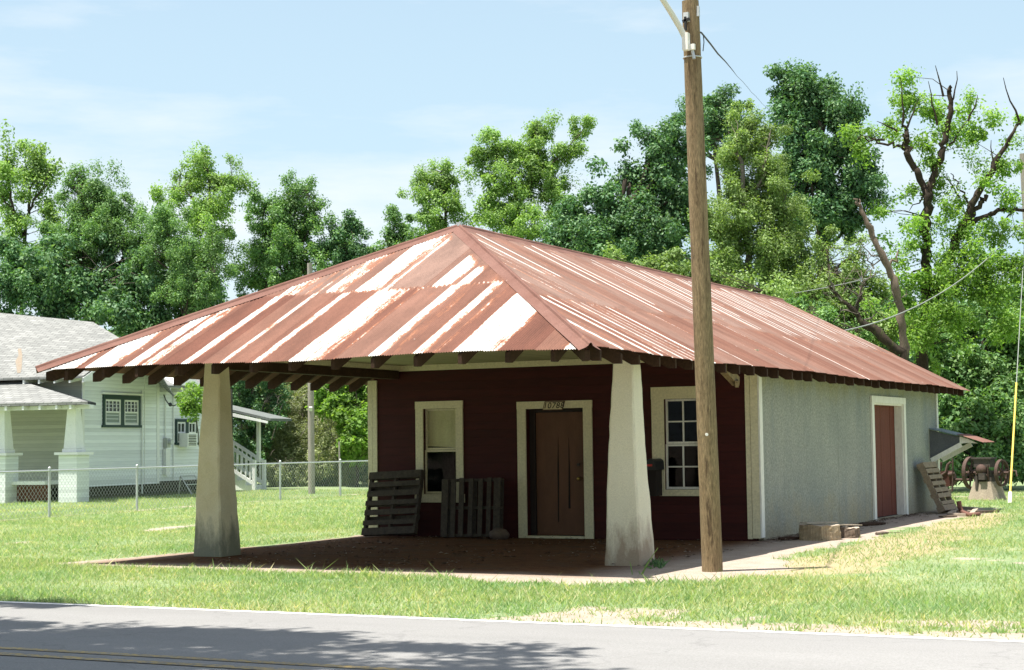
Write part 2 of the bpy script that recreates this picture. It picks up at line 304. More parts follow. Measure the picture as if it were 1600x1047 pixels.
    M['rustiron'] = M_weather('rusty_iron', (0.070, 0.042, 0.034), (0.105, 0.064, 0.050), (0.15, 0.075, 0.04), 6, None, 0.8, 60, 0.3, 0.3)
    M['darkrust'] = M_weather('dark_red_rust', (0.085, 0.030, 0.020), (0.055, 0.02, 0.014), None, 4, None, 0.85)
    M['darkiron'] = M_weather('dark_greasy_iron', (0.05, 0.042, 0.038), (0.09, 0.07, 0.06), None, 8, None, 0.7)
    M['bark'] = M_weather('tree_bark', (0.085, 0.068, 0.050), (0.052, 0.042, 0.032), (0.12, 0.105, 0.085), 3, (5, 5, 0.8), 0.95, 25, 0.4, 0.6)
    M['palebark'] = M_weather('pale_tree_bark', (0.21, 0.185, 0.15), (0.14, 0.12, 0.095), None, 3, (5, 5, 0.8), 0.95, 25, 0.4, 0.6)
    M['mossbark'] = M_weather('mossy_dark_bark', (0.050, 0.036, 0.024), (0.034, 0.026, 0.018), (0.085, 0.095, 0.03), 2.4, (2, 2, 1), 0.95, 18, 0.45, 0.8, pos3=(0.56, 0.66))
    M['snag'] = M_weather('dead_snag_wood', (0.215, 0.165, 0.125), (0.145, 0.11, 0.085), (0.30, 0.19, 0.115), 3, (4, 4, 0.7), 0.95, 22, 0.4, 0.6)
    M['stump'] = M_weather('cracked_stump_wood', (0.50, 0.40, 0.26), (0.32, 0.24, 0.15), (0.07, 0.045, 0.028), 3.4, (11, 11, 0.5), 0.95, 24, 0.4, 0.9, pos3=(0.60, 0.68))
    M['stumptop'] = M_weather('bleached_board_wood', (0.50, 0.43, 0.34), (0.38, 0.31, 0.24), (0.22, 0.16, 0.11), 3, (4, 4, 4), 0.95, 40, 0.3, 0.3)
    M['awnpanel'] = M_weather('grey_awning_panel', (0.14, 0.15, 0.16), (0.11, 0.115, 0.125), None, 3)
    M['greyblue'] = M_plain('blue_grey_flashing', (0.16, 0.20, 0.24), 0.5)
    M['rock'] = M_weather('brown_stone', (0.13, 0.09, 0.065), (0.09, 0.065, 0.048), None, 7)
def M_shingle(name, c1, c2):
    m, n, l, p = nodes(name); oc = ocoord(n)
    b = n.new('ShaderNodeTexBrick'); b.inputs['Scale'].default_value = 1.0; b.inputs['Brick Width'].default_value = 0.32; b.inputs['Row Height'].default_value = 0.14; b.inputs['Mortar Size'].default_value = 0.012
    b.inputs['Color1'].default_value = tuple(c1)+(1,); b.inputs['Color2'].default_value = tuple(c2)+(1,); b.inputs['Mortar'].default_value = tuple(0.55*x for x in c1)+(1,)
    sx = n.new('ShaderNodeSeparateXYZ'); l.new(oc, sx.inputs[0]); cx = n.new('ShaderNodeCombineXYZ')
    l.new(math_(n, l, 'ADD', sx.outputs['X'], math_(n, l, 'MULTIPLY', sx.outputs['Y'], 0.05)), cx.inputs[0]); l.new(math_(n, l, 'MULTIPLY', sx.outputs['Z'], 2.2), cx.inputs[1]); l.new(cx.outputs[0], b.inputs['Vector'])
    f = noise(n, l, oc, 1.2, 6, 0.7); r = ramp(n, [(0.3, 0.82), (0.7, 1.12)]); l.new(f, r.inputs[0])
    l.new(mixc(n, l, 1.0, b.outputs['Color'], r.outputs[0], 'MULTIPLY'), p.inputs['Base Color']); p.inputs['Roughness'].default_value = 0.95; p.inputs['Specular IOR Level'].default_value = 0.15
    return m
setup_materials()

# ---------------------------------------------------------------- ground, road
def vnoise(x, y, seed=0):
    xi, yi = np.floor(x).astype(np.int64), np.floor(y).astype(np.int64); fx, fy = x-xi, y-yi
    fx, fy = fx*fx*(3-2*fx), fy*fy*(3-2*fy)
    def h(a, b):
        k = (a*374761393 + b*668265263 + seed*1442695041) & 0x7fffffff
        k = ((k ^ (k >> 13))*1274126177) & 0x7fffffff
        return ((k ^ (k >> 16)) & 0xffff)/65535.0
    return (h(xi, yi)*(1-fx)+h(xi+1, yi)*fx)*(1-fy) + (h(xi, yi+1)*(1-fx)+h(xi+1, yi+1)*fx)*fy
def fbm(x, y, seed=0, o=4):
    s = 0; a = 0.5
    for k in range(o): s = s + a*vnoise(x*2**k, y*2**k, seed+k*17); a *= 0.5
    return s/(1-0.5**o)
def poly_sd(x, y, P):
    """signed distance to polygon (positive inside)"""
    P = np.asarray(P, float); d = np.full(x.shape, 1e9); ins = np.zeros(x.shape, bool)
    for (ax, ay), (bx, by) in zip(P, np.roll(P, -1, 0)):
        ex, ey = bx-ax, by-ay; t = np.clip(((x-ax)*ex+(y-ay)*ey)/(ex*ex+ey*ey), 0, 1)
        d = np.minimum(d, np.hypot(x-ax-t*ex, y-ay-t*ey))
        c = ((ay > y) != (by > y)) & (x < ex*(y-ay)/(ey+1e-12)+ax); ins ^= c
    return np.where(ins, d, -d)
def seg_d(x, y, P):
    d = np.full(x.shape, 1e9)
    for (ax, ay), (bx, by) in zip(P[:-1], P[1:]):
        ex, ey = bx-ax, by-ay; t = np.clip(((x-ax)*ex+(y-ay)*ey)/(ex*ex+ey*ey), 0, 1)
        d = np.minimum(d, np.hypot(x-ax-t*ex, y-ay-t*ey))
    return d
SAND = [(-0.85,-7.35),(0.5,-7.6),(2,-7.65),(4.5,-7.5),(5.8,-7.9),(7.5,-8.1),(8.8,-7.2),(8.85,-5.2),(8.5,-3),(8.3,0),(8.2,3.3),(8.0,7),(8.1,10.9),(7.9,13),(5,13),(5,2),(0,1),(-.25,1),(-.1,-3),(-.35,-5.5)]
DRY = [(8.4,-7.2),(9.7,-5.4),(9.7,-3.4),(9.6,-1),(9.2,4),(8.7,10),(8.3,10),(8.5,-3)]
sst = lambda a, b, v: np.clip((v-a)/(b-a), 0, 1)**2*(3-2*np.clip((v-a)/(b-a), 0, 1))
EDGE_Y = -11.65
FENCE = [(-11.2, 0.0), (-11.77, 5.24), (-12.14, 8.79), (-12.72, 12.9), (-13.14, 16.45), (-13.3, 19.85), (-13.75, 24.5)]
def masks(x, y):
    n = fbm(x*0.9, y*0.9, 3); n2 = fbm(x*3.1, y*3.1, 9)
    s = sst(-0.3, 0.22, poly_sd(x, y, SAND) + (n-0.5)*0.9 + (n2-0.5)*0.55)
    dry = sst(-0.7, 0.5, poly_sd(x, y, DRY) + (n-0.5)*1.1)
    sh = sst(-0.15, 0.35, (EDGE_Y+1.0-y)*0.5*sst(6, 11, x) + (n-0.53)*1.7 + 0.28*sst(9, 11.5, x) + (n2-0.5)*0.6)*sst(5.5, 9.5, x)*sst(-9.9, -10.6, y)
    shl = sst(0.1, 0.3, (EDGE_Y+0.18-y)*0.8 + (n2-0.5)*0.5)
    lp = sst(0.32, 0.0, seg_d(x, y, [(-4.7,-7.5),(-4.86,-3.6),(-5.14,-.06),(-5.6, 3.0)]) + (n-0.42)*1.1 + (n2-.5)*.35)
    fl = 0.75*sst(0.30, 0.02, seg_d(x, y, FENCE) + (n-0.45)*0.5)
    pad = sst(0.5, 0.0, seg_d(x, y, [(4.0,20.2),(9.5,20.6)])*0.8 + (n-0.5)*0.8)
    rp = sst(0.45, 0.0, seg_d(x, y, [(10.2,-2.8),(11.2,-3.3),(12.4,-4.4)])*0.9 + (n-0.46)*1.5 + (n2-.5)*.6)
    rp2 = sst(0.35, 0.0, seg_d(x, y, [(10.6,2.5),(12.2,2.2)])*0.7 + (n-0.42)*1.5)
    sand = np.maximum.reduce([s, sh, shl, lp, fl, pad, 0.8*rp, 0.7*rp2])
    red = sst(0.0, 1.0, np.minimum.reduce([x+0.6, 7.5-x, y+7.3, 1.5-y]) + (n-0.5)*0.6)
    return np.clip(sand, 0, 1), red, np.clip(dry, 0, 1)
def ground():
    xs = np.concatenate([[-900,-500,-250,-140,-90,-60,-45,-36,-30,-27,-25], np.arange(-24, 18.01, 0.14), [19,20.5,23,27,33,42,60,100,200,400,900]])
    ys = np.concatenate([[-900,-400,-150,-80,-50,-35,-27,-22,-19,-16,-13.5,-12.4,-12], np.arange(-11.8, 24.01, 0.14), [25,27,30,34,40,50,65,90,140,250,500,1200]])
    X, Y = np.meshgrid(xs, ys); Z = (fbm(X*0.35, Y*0.35, 21)-0.5)*0.05*(Y > -11.4)*(np.hypot(X-5, Y) < 60) ; Z = np.where(Y < EDGE_Y+0.1, -0.01, Z*sst(EDGE_Y, EDGE_Y+2, Y))
    Z = np.where((X > -1) & (X < 9.5) & (Y > -8) & (Y < 13.5), Z*0.25-0.002, Z)
    nx, ny = len(xs), len(ys); I = np.arange(nx*ny).reshape(ny, nx)
    Fc = np.stack([I[:-1,:-1], I[:-1,1:], I[1:,1:], I[1:,:-1]], -1).reshape(-1, 4)
    me = np_mesh('ground', np.stack([X, Y, Z], -1).reshape(-1, 3), Fc, True)
    sa, re, dr = masks(X.ravel(), Y.ravel())
    for nm, v in (('sand', sa), ('red', re), ('dry', dr)):
        at = me.attributes.new(nm, 'FLOAT', 'POINT'); at.data.foreach_set('value', v.astype(np.float32))
    m, n, l, p = nodes('lawn_and_dirt'); oc = ocoord(n)
    def A(nm): a = n.new('ShaderNodeAttribute'); a.attribute_name = nm; return a.outputs['Fac']
    a = noise(n, l, oc, 0.55, 6, 0.6); r = ramp(n, [(0.3, (0.165, 0.235, 0.110)), (0.55, (0.215, 0.275, 0.140)), (0.75, (0.315, 0.320, 0.190))]); l.new(a, r.inputs[0])
    f = noise(n, l, oc, 22, 4, 0.75, (1, 0.5, 1)); rf = ramp(n, [(0.25, 0.6), (0.75, 1.3)]); l.new(f, rf.inputs[0])
    col = mixc(n, l, 1.0, r.outputs[0], rf.outputs[0], 'MULTIPLY')
    d = ramp(n, [(0.4, 0.0), (0.6, 1.0)]); l.new(math_(n, l, 'ADD', math_(n, l, 'MULTIPLY', A('dry'), 0.6), math_(n, l, 'MULTIPLY', noise(n, l, oc, 5, 6, 0.7), 0.45)), d.inputs[0])
    col = mixc(n, l, math_(n, l, 'MULTIPLY', d.outputs[0], 0.8), col, (0.36, 0.28, 0.175))
    sandc = ramp(n, [(0.3, (0.31, 0.250, 0.200)), (0.7, (0.41, 0.345, 0.290))]); l.new(noise(n, l, oc, 3.0, 7, 0.7), sandc.inputs[0])
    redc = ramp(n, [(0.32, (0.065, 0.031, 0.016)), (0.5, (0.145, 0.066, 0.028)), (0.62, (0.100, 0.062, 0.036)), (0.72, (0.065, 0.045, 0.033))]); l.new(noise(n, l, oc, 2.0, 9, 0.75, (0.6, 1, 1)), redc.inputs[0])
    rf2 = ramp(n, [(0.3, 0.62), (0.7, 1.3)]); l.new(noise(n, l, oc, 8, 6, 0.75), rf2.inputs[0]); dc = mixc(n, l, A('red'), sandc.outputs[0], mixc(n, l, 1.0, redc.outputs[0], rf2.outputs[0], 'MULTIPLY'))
    gr = noise(n, l, oc, 55, 3, 0.8); rg = ramp(n, [(0.25, 0.55), (0.75, 1.35)]); l.new(gr, rg.inputs[0]); dc = mixc(n, l, 1.0, dc, rg.outputs[0], 'MULTIPLY')
    # twigs and leaf litter
    lt = noise(n, l, oc, 30, 4, 0.8, (1, 0.35, 1)); rl = ramp(n, [(0.66, 0.0), (0.70, 1.0)]); l.new(lt, rl.inputs[0]); dc = mixc(n, l, math_(n, l, 'MULTIPLY', rl.outputs[0], 0.55), dc, (0.10, 0.06, 0.035))
    e = math_(n, l, 'ADD', A('sand'), math_(n, l, 'MULTIPLY', math_(n, l, 'SUBTRACT', noise(n, l, oc, 9, 6, 0.75), 0.5), 0.9))
    re_ = ramp(n, [(0.42, 0.0), (0.62, 1.0)]); l.new(e, re_.inputs[0])
    l.new(mixc(n, l, re_.outputs[0], col, dc), p.inputs['Base Color']); p.inputs['Roughness'].default_value = 0.98; p.inputs['Specular IOR Level'].default_value = 0.1
    bump(n, l, p, math_(n, l, 'ADD', gr, f), 0.5, 0.02)
    tag(link('ground', me, m), kind='structure')
def road():
    m, n, l, p = nodes('worn_asphalt'); oc = ocoord(n)
    a = noise(n, l, oc, 0.8, 6, 0.65, (0.25, 1, 1)); r = ramp(n, [(0.3, (0.210, 0.208, 0.203)), (0.7, (0.255, 0.252, 0.247))]); l.new(a, r.inputs[0])
    f = noise(n, l, oc, 70, 3, 0.85); rf = ramp(n, [(0.25, 0.66), (0.75, 1.22)]); l.new(f, rf.inputs[0])
    col = mixc(n, l, 1.0, r.outputs[0], rf.outputs[0], 'MULTIPLY')
    cr = n.new('ShaderNodeTexVoronoi'); cr.feature = 'DISTANCE_TO_EDGE'; cr.inputs['Scale'].default_value = 0.42
    wv = n.new('ShaderNodeVectorMath'); wv.operation = 'ADD'; nz = n.new('ShaderNodeTexNoise'); nz.inputs['Scale'].default_value = 2.2; nz.inputs['Detail'].default_value = 6; l.new(oc, nz.inputs['Vector'])
    l.new(oc, wv.inputs[0]); l.new(nz.outputs['Color'], wv.inputs[1]); l.new(wv.outputs[0], cr.inputs['Vector'])
    rc = ramp(n, [(0.003, 0.86), (0.010, 1.0)]); l.new(cr.outputs['Distance'], rc.inputs[0]); col = mixc(n, l, 1.0, col, rc.outputs[0], 'MULTIPLY')
    l.new(col, p.inputs['Base Color']); p.inputs['Roughness'].default_value = 0.9; p.inputs['Specular IOR Level'].default_value = 0.2; bump(n, l, p, f, 0.35, 0.01)
    xs = np.concatenate([[-400,-100,-40], np.arange(-14, 22, 0.08), [40, 100, 400]]); V = []; 
    for x in xs:
        j = 0.035*(vnoise(np.array([x*1.7]), np.array([0.3]), 5)[0]-.5) + 0.09*(vnoise(np.array([x*7.]), np.array([3.3]), 6)[0]-.5)
        V += [(x, EDGE_Y+j, 0.006), (x, EDGE_Y-0.5, 0.014), (x, -15.0, 0.03), (x, -18.6, 0.006)]
    N = len(xs); Fc = [(i*4+k+4, i*4+k, i*4+k+1, i*4+k+5) for i in range(N-1) for k in range(3)]
    tag(link('road', np_mesh('road', V, np.array(Fc)[:, ::-1]), m), kind='structure')
    def line(name, y, w, z, c, wear, x0=-60, x1=60):
        m, n, l, p = nodes(name+'_paint'); oc = ocoord(n); a = noise(n, l, oc, 26, 6, 0.75, (0.6, 1, 1)); rr = ramp(n, [(wear, 0.0), (wear+0.1, 1.0)]); l.new(a, rr.inputs[0])
        b = noise(n, l, oc, 0.9, 4, 0.6); rb = ramp(n, [(0.3, 0.72), (0.7, 1.1)]); l.new(b, rb.inputs[0])
        l.new(mixc(n, l, 1.0, mixc(n, l, rr.outputs[0], (0.20, 0.19, 0.17), c), rb.outputs[0], 'MULTIPLY'), p.inputs['Base Color']); p.inputs['Roughness'].default_value = 0.8
        xs = np.arange(x0, x1+.01, 0.5); V = []
        zz = lambda q: 0.006+0.016*(EDGE_Y-q)+z-.002 if q > EDGE_Y-0.5 else 0.014+(EDGE_Y-0.5-q)/3.1*0.016+z if q > -15.0 else 0.03-(-15.0-q)/3.6*0.024+z
        for x in xs: V += [(x, y-w/2, zz(y-w/2)), (x, y+w/2, zz(y+w/2))]
        Fc = [(2*i, 2*i+2, 2*i+3, 2*i+1) for i in range(len(xs)-1)]
        tag(link(name, np_mesh(name, V, Fc), m), kind='structure')
    line('road_edge_line', EDGE_Y-0.13, 0.11, 0.005, (0.78, 0.77, 0.73), 0.33)
    line('road_centre_line', -14.93, 0.11, 0.006, (0.46, 0.32, 0.10), 0.46); line('road_centre_line', -15.22, 0.11, 0.006, (0.46, 0.32, 0.10), 0.46)
ground(); road()

# ---------------------------------------------------------------- the old store
W, L = 6.883, 12.05
XL, XR, YE, YB, ZE, XM, YA, YR, ZA = -0.464, 7.466, -7.55, 12.6, 2.56, 3.50, -3.204, 12.1, 4.64
store = empty('store_building', (W/2, 0, 0), 'old dark red store with rusty corrugated hip roof over a drive-through porch', 'building')
class PB(MB):
    """MB whose build() parents to a thing whose Empty sits at an offset: vertices stay in world metres"""
    def build(s, name, mt, parent=None):
        o = super().build(name, mt, parent)
        if parent is not None:
            r = parent
            off = Vector((0, 0, 0)); rz = 0
            while r is not None: off += Vector(r.location); r = r.parent
            o.data.transform(Matrix.Translation(-off))
        return o
def relink(o, parent):
    r = parent; off = Vector((0, 0, 0))
    while r is not None: off += Vector(r.location); r = r.parent
    o.parent = parent; o.data.transform(Matrix.Translation(-off)); return o

def wall_with_holes(name, mt, parent, axis, c0, c1, a0, a1, z0, z1, holes):
    """slab wall: axis 'X' = runs along x (thickness c0..c1 in y), 'Y' = runs along y (thickness in x). holes: (a0,a1,z0,z1)"""
    A = sorted({a0, a1, *[h[0] for h in holes], *[h[1] for h in holes]}); Z = sorted({z0, z1, *[h[2] for h in holes], *[h[3] for h in holes]})
    b = PB(); P = (lambda a, c, z: (a, c, z)) if axis == 'X' else (lambda a, c, z: (c, a, z))
    inside = lambda a, z: any(h[0] < a < h[1] and h[2] < z < h[3] for h in holes)
    for i in range(len(A)-1):
        for k in range(len(Z)-1):
            if inside((A[i]+A[i+1])/2, (Z[k]+Z[k+1])/2): continue
            for c in (c0, c1): b.quad(P(A[i], c, Z[k]), P(A[i+1], c, Z[k]), P(A[i+1], c, Z[k+1]), P(A[i], c, Z[k+1]))
    for h in list(holes)+[(a0, a1, z0, z1)]:
        b.quad(P(h[0], c0, h[2]), P(h[0], c1, h[2]), P(h[0], c1, h[3]), P(h[0], c0, h[3])); b.quad(P(h[1], c0, h[2]), P(h[1], c1, h[2]), P(h[1], c1, h[3]), P(h[1], c0, h[3]))
        b.quad(P(h[0], c0, h[3]), P(h[1], c0, h[3]), P(h[1], c1, h[3]), P(h[0], c1, h[3])); b.quad(P(h[0], c0, h[2]), P(h[1], c0, h[2]), P(h[1], c1, h[2]), P(h[0], c1, h[2]))
    return b.build(name, mt, parent)

DX0, DX1, DZ = 2.807, 4.131, 2.195
WX0, WX1, WZ0, WZ1 = 0.905, 1.80, 0.564, 2.242
RX0, RX1, RZ0, RZ1 = 5.153, 6.13, 0.678, 2.368
SY0, SY1, SZ = 6.543, 9.14, 2.33
dhole = (DX0+0.155, DX1-0.155, 0.02, DZ-0.125); whole = (WX0+0.14, WX1-0.13, WZ0+0.14, WZ1-0.125); rhole = (RX0+0.20, RX1-0.20, RZ0+0.10, RZ1-0.19); shole = (SY0+0.16, SY1-0.16, 0.02, SZ-0.12)
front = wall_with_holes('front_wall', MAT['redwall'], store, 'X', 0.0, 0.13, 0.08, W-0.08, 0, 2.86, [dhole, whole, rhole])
side = wall_with_holes('side_wall', MAT['stucco'], store, 'Y', W-0.13, W, 0.135, L, 0, 2.80, [shole])
b = PB(); b.box(0, 0.13, 0.135, L, 0, 2.80); b.build('side_wall', MAT['stucco'], store)
b = PB(); b.box(0.135, W-0.135, L-0.13, L-0.005, 0, 2.80); b.prism([(0.0, L-0.125, 2.805), (W, L-0.125, 2.805), (XM, L-0.125, 4.5)], (0, 0.12, 0)); b.build('back_wall', MAT['stucco'], store)
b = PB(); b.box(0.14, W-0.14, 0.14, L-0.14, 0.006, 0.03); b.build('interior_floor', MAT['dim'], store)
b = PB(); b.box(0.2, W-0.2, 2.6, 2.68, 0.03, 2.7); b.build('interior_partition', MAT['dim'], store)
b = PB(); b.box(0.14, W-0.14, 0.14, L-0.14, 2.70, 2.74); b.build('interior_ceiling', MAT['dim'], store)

# corner boards: paired boards on the front, one on each side face
b = PB(); b.box(W-0.20, W-0.125, -0.022, 0.10, 0.03, 2.9); b.box(W-0.118, W+0.0, -0.026, 0.10, 0.04, 2.9); b.build('corner_board', MAT['cream'], store)
b = PB(); b.box(W+0.003, W+0.03, -0.026, 0.12, 0.05, 2.84); b.build('corner_board', MAT['whitetrim'], store)
b = PB(); b.box(-0.03, 0.055, -0.022, 0.10, 0.03, 2.62); b.box(0.062, 0.15, -0.026, 0.10, 0.04, 2.62); b.build('corner_board', MAT['cream'], store)
b = PB(); b.box(W-0.10, W+0.025, L+0.002, L+0.03, 0, 2.8); b.box(W+0.003, W+0.025, L-0.11, L, 0, 2.8); b.build('corner_board', MAT['whitetrim'], store)
b = PB(); b.box(0.155, W-0.205, -0.035, -0.002, 2.76, 2.855); b.box(0.155, W-0.205, -0.055, -0.036, 2.80, 2.855); b.build('frieze_board', MAT['cream'], store)
b = PB(); b.box(0.66, W-0.10, -5.35, -0.056, 2.86, 2.885); b.build('porch_ceiling', MAT['ceiling'], store)
b = PB(); b.box(0.44, 0.60, -5.0, -0.03, 2.63, 2.77); b.build('porch_beam', MAT['darkwood'], store)
b = PB(); b.box(0.42, 0.64, -5.0, -0.03, 2.775, 2.855); b.build('beam_moulding', MAT['cream'], store)
b = PB(); b.box(W-0.14, W+0.03, -5.0, -0.03, 2.70, 2.785); b.build('porch_beam', MAT['cream'], store)
b = PB(); b.box(0.6, W-0.6, -5.30, -5.06, 2.89, 3.05); b.build('porch_beam', MAT['darkwood'], store)

# columns: tapered, bevelled
def column(cx, cy):
    b = PB(); h0, h1, z1, k = 0.245, 0.125, 2.76, 0.022
    N = 24
    rings = []
    for j in range(N+1):
        t = j/N; h = h0+(h1-h0)*t; z = -0.03+(z1+0.03)*t
        w = lambda s: 0.006*math.sin(7*t+s)+random.uniform(-.0045, .0045)
        q = [(h-k, -h), (h, -h+k), (h, h-k), (h-k, h), (-h+k, h), (-h, h-k), (-h, -h+k), (-h+k, -h)]
        rings.append([(cx+x+w(1), cy+y+w(2), z) for x, y in q])
    vs = [p for r in rings for p in r]
    b.add(vs, [(j*8+i, j*8+(i+1) % 8, (j+1)*8+(i+1) % 8, (j+1)*8+i) for j in range(N) for i in range(8)])
    b.box(cx-.08, cx+.08, cy-.08, cy+.08, z1-.02, z1+.02)
    return b.build('porch_column', MAT['column_stain_shade'], store)
def M_column():
    m, n, l, p = nodes('cream_stucco_stain_shade'); oc = n.new('ShaderNodeNewGeometry').outputs['Position']
    a = noise(n, l, oc, 1.5, 6, 0.65, (1, 1, 0.4)); r = ramp(n, [(0.3, (0.80, 0.755, 0.60)), (0.7, (0.74, 0.69, 0.53))]); l.new(a, r.inputs[0])
    sx = n.new('ShaderNodeSeparateXYZ'); l.new(oc, sx.inputs[0])
    st = noise(n, l, oc, 3.2, 8, 0.72, (1, 1, 0.35))
    low = math_(n, l, 'MULTIPLY', math_(n, l, 'SUBTRACT', 0.75, sx.outputs['Z']), 0.55)
    rr = ramp(n, [(0.60, 0.0), (0.85, 1.0)]); l.new(math_(n, l, 'ADD', st, low), rr.inputs[0])
    och = noise(n, l, oc, 0.9, 6, 0.65); ro = ramp(n, [(0.38, 0.0), (0.62, 0.85)]); l.new(och, ro.inputs[0]); left = math_(n, l, 'LESS_THAN', sx.outputs['X'], 3.0)
    basec = mixc(n, l, math_(n, l, 'MULTIPLY', left, math_(n, l, 'ADD', 0.25, math_(n, l, 'MULTIPLY', ro.outputs[0], 0.6))), r.outputs[0], (0.56, 0.48, 0.27))  # left column duller: ochre stain plus its weaker light put into the colour
    tone = mixc(n, l, math_(n, l, 'GREATER_THAN', sx.outputs['X'], 3.0), (0.10, 0.115, 0.085), (0.26, 0.16, 0.10))
    col = mixc(n, l, math_(n, l, 'MULTIPLY', rr.outputs[0], 0.75), basec, tone)
    st2 = noise(n, l, oc, 4, 8, 0.75, (1, 1, 1.6)); r2 = ramp(n, [(0.66, 0.0), (0.80, 0.6)]); l.new(st2, r2.inputs[0]); col = mixc(n, l, r2.outputs[0], col, (0.40, 0.29, 0.16))
    f = noise(n, l, oc, 75, 3, 0.75); rf = ramp(n, [(0.25, 0.80), (0.75, 1.1)]); l.new(f, rf.inputs[0]); col = mixc(n, l, 1.0, col, rf.outputs[0], 'MULTIPLY')
    l.new(col, p.inputs['Base Color']); p.inputs['Roughness'].default_value = 0.92; bump(n, l, p, f, 0.4, 0.006); return m
MAT['column_stain_shade'] = M_column()
column(0.585, -5.10); column(6.885, -5.13)

# ---- roof
SF, SS = (ZA-ZE)/(YA-YE), (ZA-ZE)/(XR-XM)
def bandf(x, bands, soft=0.035):
    """bands: (x0, x1, strength, fade) -> zinc amount; fade>0: fades out towards x1"""
    g = np.zeros_like(x)
    for b0, b1, st, fd in bands:
        wd = min(0.10, (b1-b0)*.45); e = sst(b0-.012, b0+.02, x)*(1-sst(b1-wd, b1+wd*.5, x))
        if fd: e = e*(1-fd*np.clip((x-b0)/(b1-b0), 0, 1)**1.5)
        g = np.maximum(g, e*st*(.73 if b1-b0 > .16 else .80))
    return g
LOWF = [(-0.4,0.20,.95,0),(0.30,0.80,1.0,.25),(0.95,1.20,.95,.2),(1.22,1.44,.75,0),(1.84,2.00,.9,0),(2.43,2.54,.8,0),(2.93,3.07,.85,0),(3.48,4.02,1.0,.45),(4.12,4.16,.5,0),(4.58,4.80,.98,.2),(4.80,5.02,.35,0),(5.18,5.38,.85,.2),(5.72,6.36,1.02,.25),(7.15,7.45,.95,0),(5.45,5.56,.3,0)]
UPF = [(1.9,2.24,.85,.2),(2.48,2.54,.6,0),(2.62,2.96,.8,.45),(3.10,3.56,1.0,.45),(3.54,3.64,.75,0),(4.28,4.62,.98,.15),(4.66,4.86,.97,0),(5.12,5.28,.6,0),(2.3,2.4,.5,0)]
def roof_front():
    xs = np.arange(XL, XR+1e-6, 0.0085); NR = 56; P = []; ga = []; sh = []; fl = []
    tm = 1-np.abs(xs-XM)/np.where(xs < XM, XM-XL, XR-XM); tm = np.clip(tm, 0.0, 1)
    wave = 0.006*np.sin(2*math.pi*xs/0.034)+0.006*(((xs-XL)/0.66) % 1)
    sheet = np.floor((xs-XL)/0.66); sdx = ((sheet*7919) % 13)/13.0
    eave = (sdx-0.5)*0.03 + 0.012*np.sin(xs*1.7+1)
    gl, gu = bandf(xs, LOWF), bandf(xs, UPF)
    ts = np.linspace(0, 1, NR)
    T = tm[:, None]*ts[None, :]
    Y = YE + T*(YA-YE) - (eave*1.0)[:, None]*(1-T); Z = ZE + (Y-YE)*SF + wave[:, None] + 0.010*np.sin(xs*1.3+0.5)[:, None]*(1-T)
    up = T > 0.485; Z = Z + np.where(up, 0.010, 0.0)
    X = np.repeat(xs[:, None], NR, 1)
    Gv = np.where(up, gu[:, None], gl[:, None])
    # the zinc of several sheets fades before it reaches the hip
    hipd = (tm[:, None]-T)*4.5; Gv = Gv*np.where(up & (X > XM), sst(0.0, 0.35, hipd-0.12), 1)
    seam = np.exp(-((T-0.485)/0.008)**2)*0.62*(0.5+0.5*np.sin(2*math.pi*X/0.068)); Gv = np.maximum(Gv, seam*sst(1.0, 4.0, X))
    Sh = np.where(up, (((sheet+3)*5077) % 11)/11.0, ((sheet*4721) % 17)/17.0)[:, :] if False else np.where(up, 0.45+0.5*((((sheet+3)*5077) % 11)/11.0)[:, None], 0.62*(((sheet*4721) % 17)/17.0)[:, None])
    return grid_roof(np.stack([X, Y, Z], -1), Gv, Sh, np.stack([X, T*4.8, np.zeros_like(T)+np.where(up, 5.0, 0)], -1), (XM-XL)/0.0085)
def grid_roof(P, Gv, Sh, FL, _):
    na, nb = P.shape[:2]; I = np.arange(na*nb).reshape(na, nb)
    Fc = np.stack([I[:-1,:-1], I[1:,:-1], I[1:,1:], I[:-1,1:]], -1).reshape(-1, 4)
    A = P.reshape(-1, 3)
    area = np.linalg.norm(np.cross(A[Fc[:,1]]-A[Fc[:,0]], A[Fc[:,2]]-A[Fc[:,0]]), axis=1)+np.linalg.norm(np.cross(A[Fc[:,2]]-A[Fc[:,0]], A[Fc[:,3]]-A[Fc[:,0]]), axis=1)
    return A, Fc[area > 1e-9], Gv.reshape(-1), Sh.reshape(-1), FL.reshape(-1, 3)
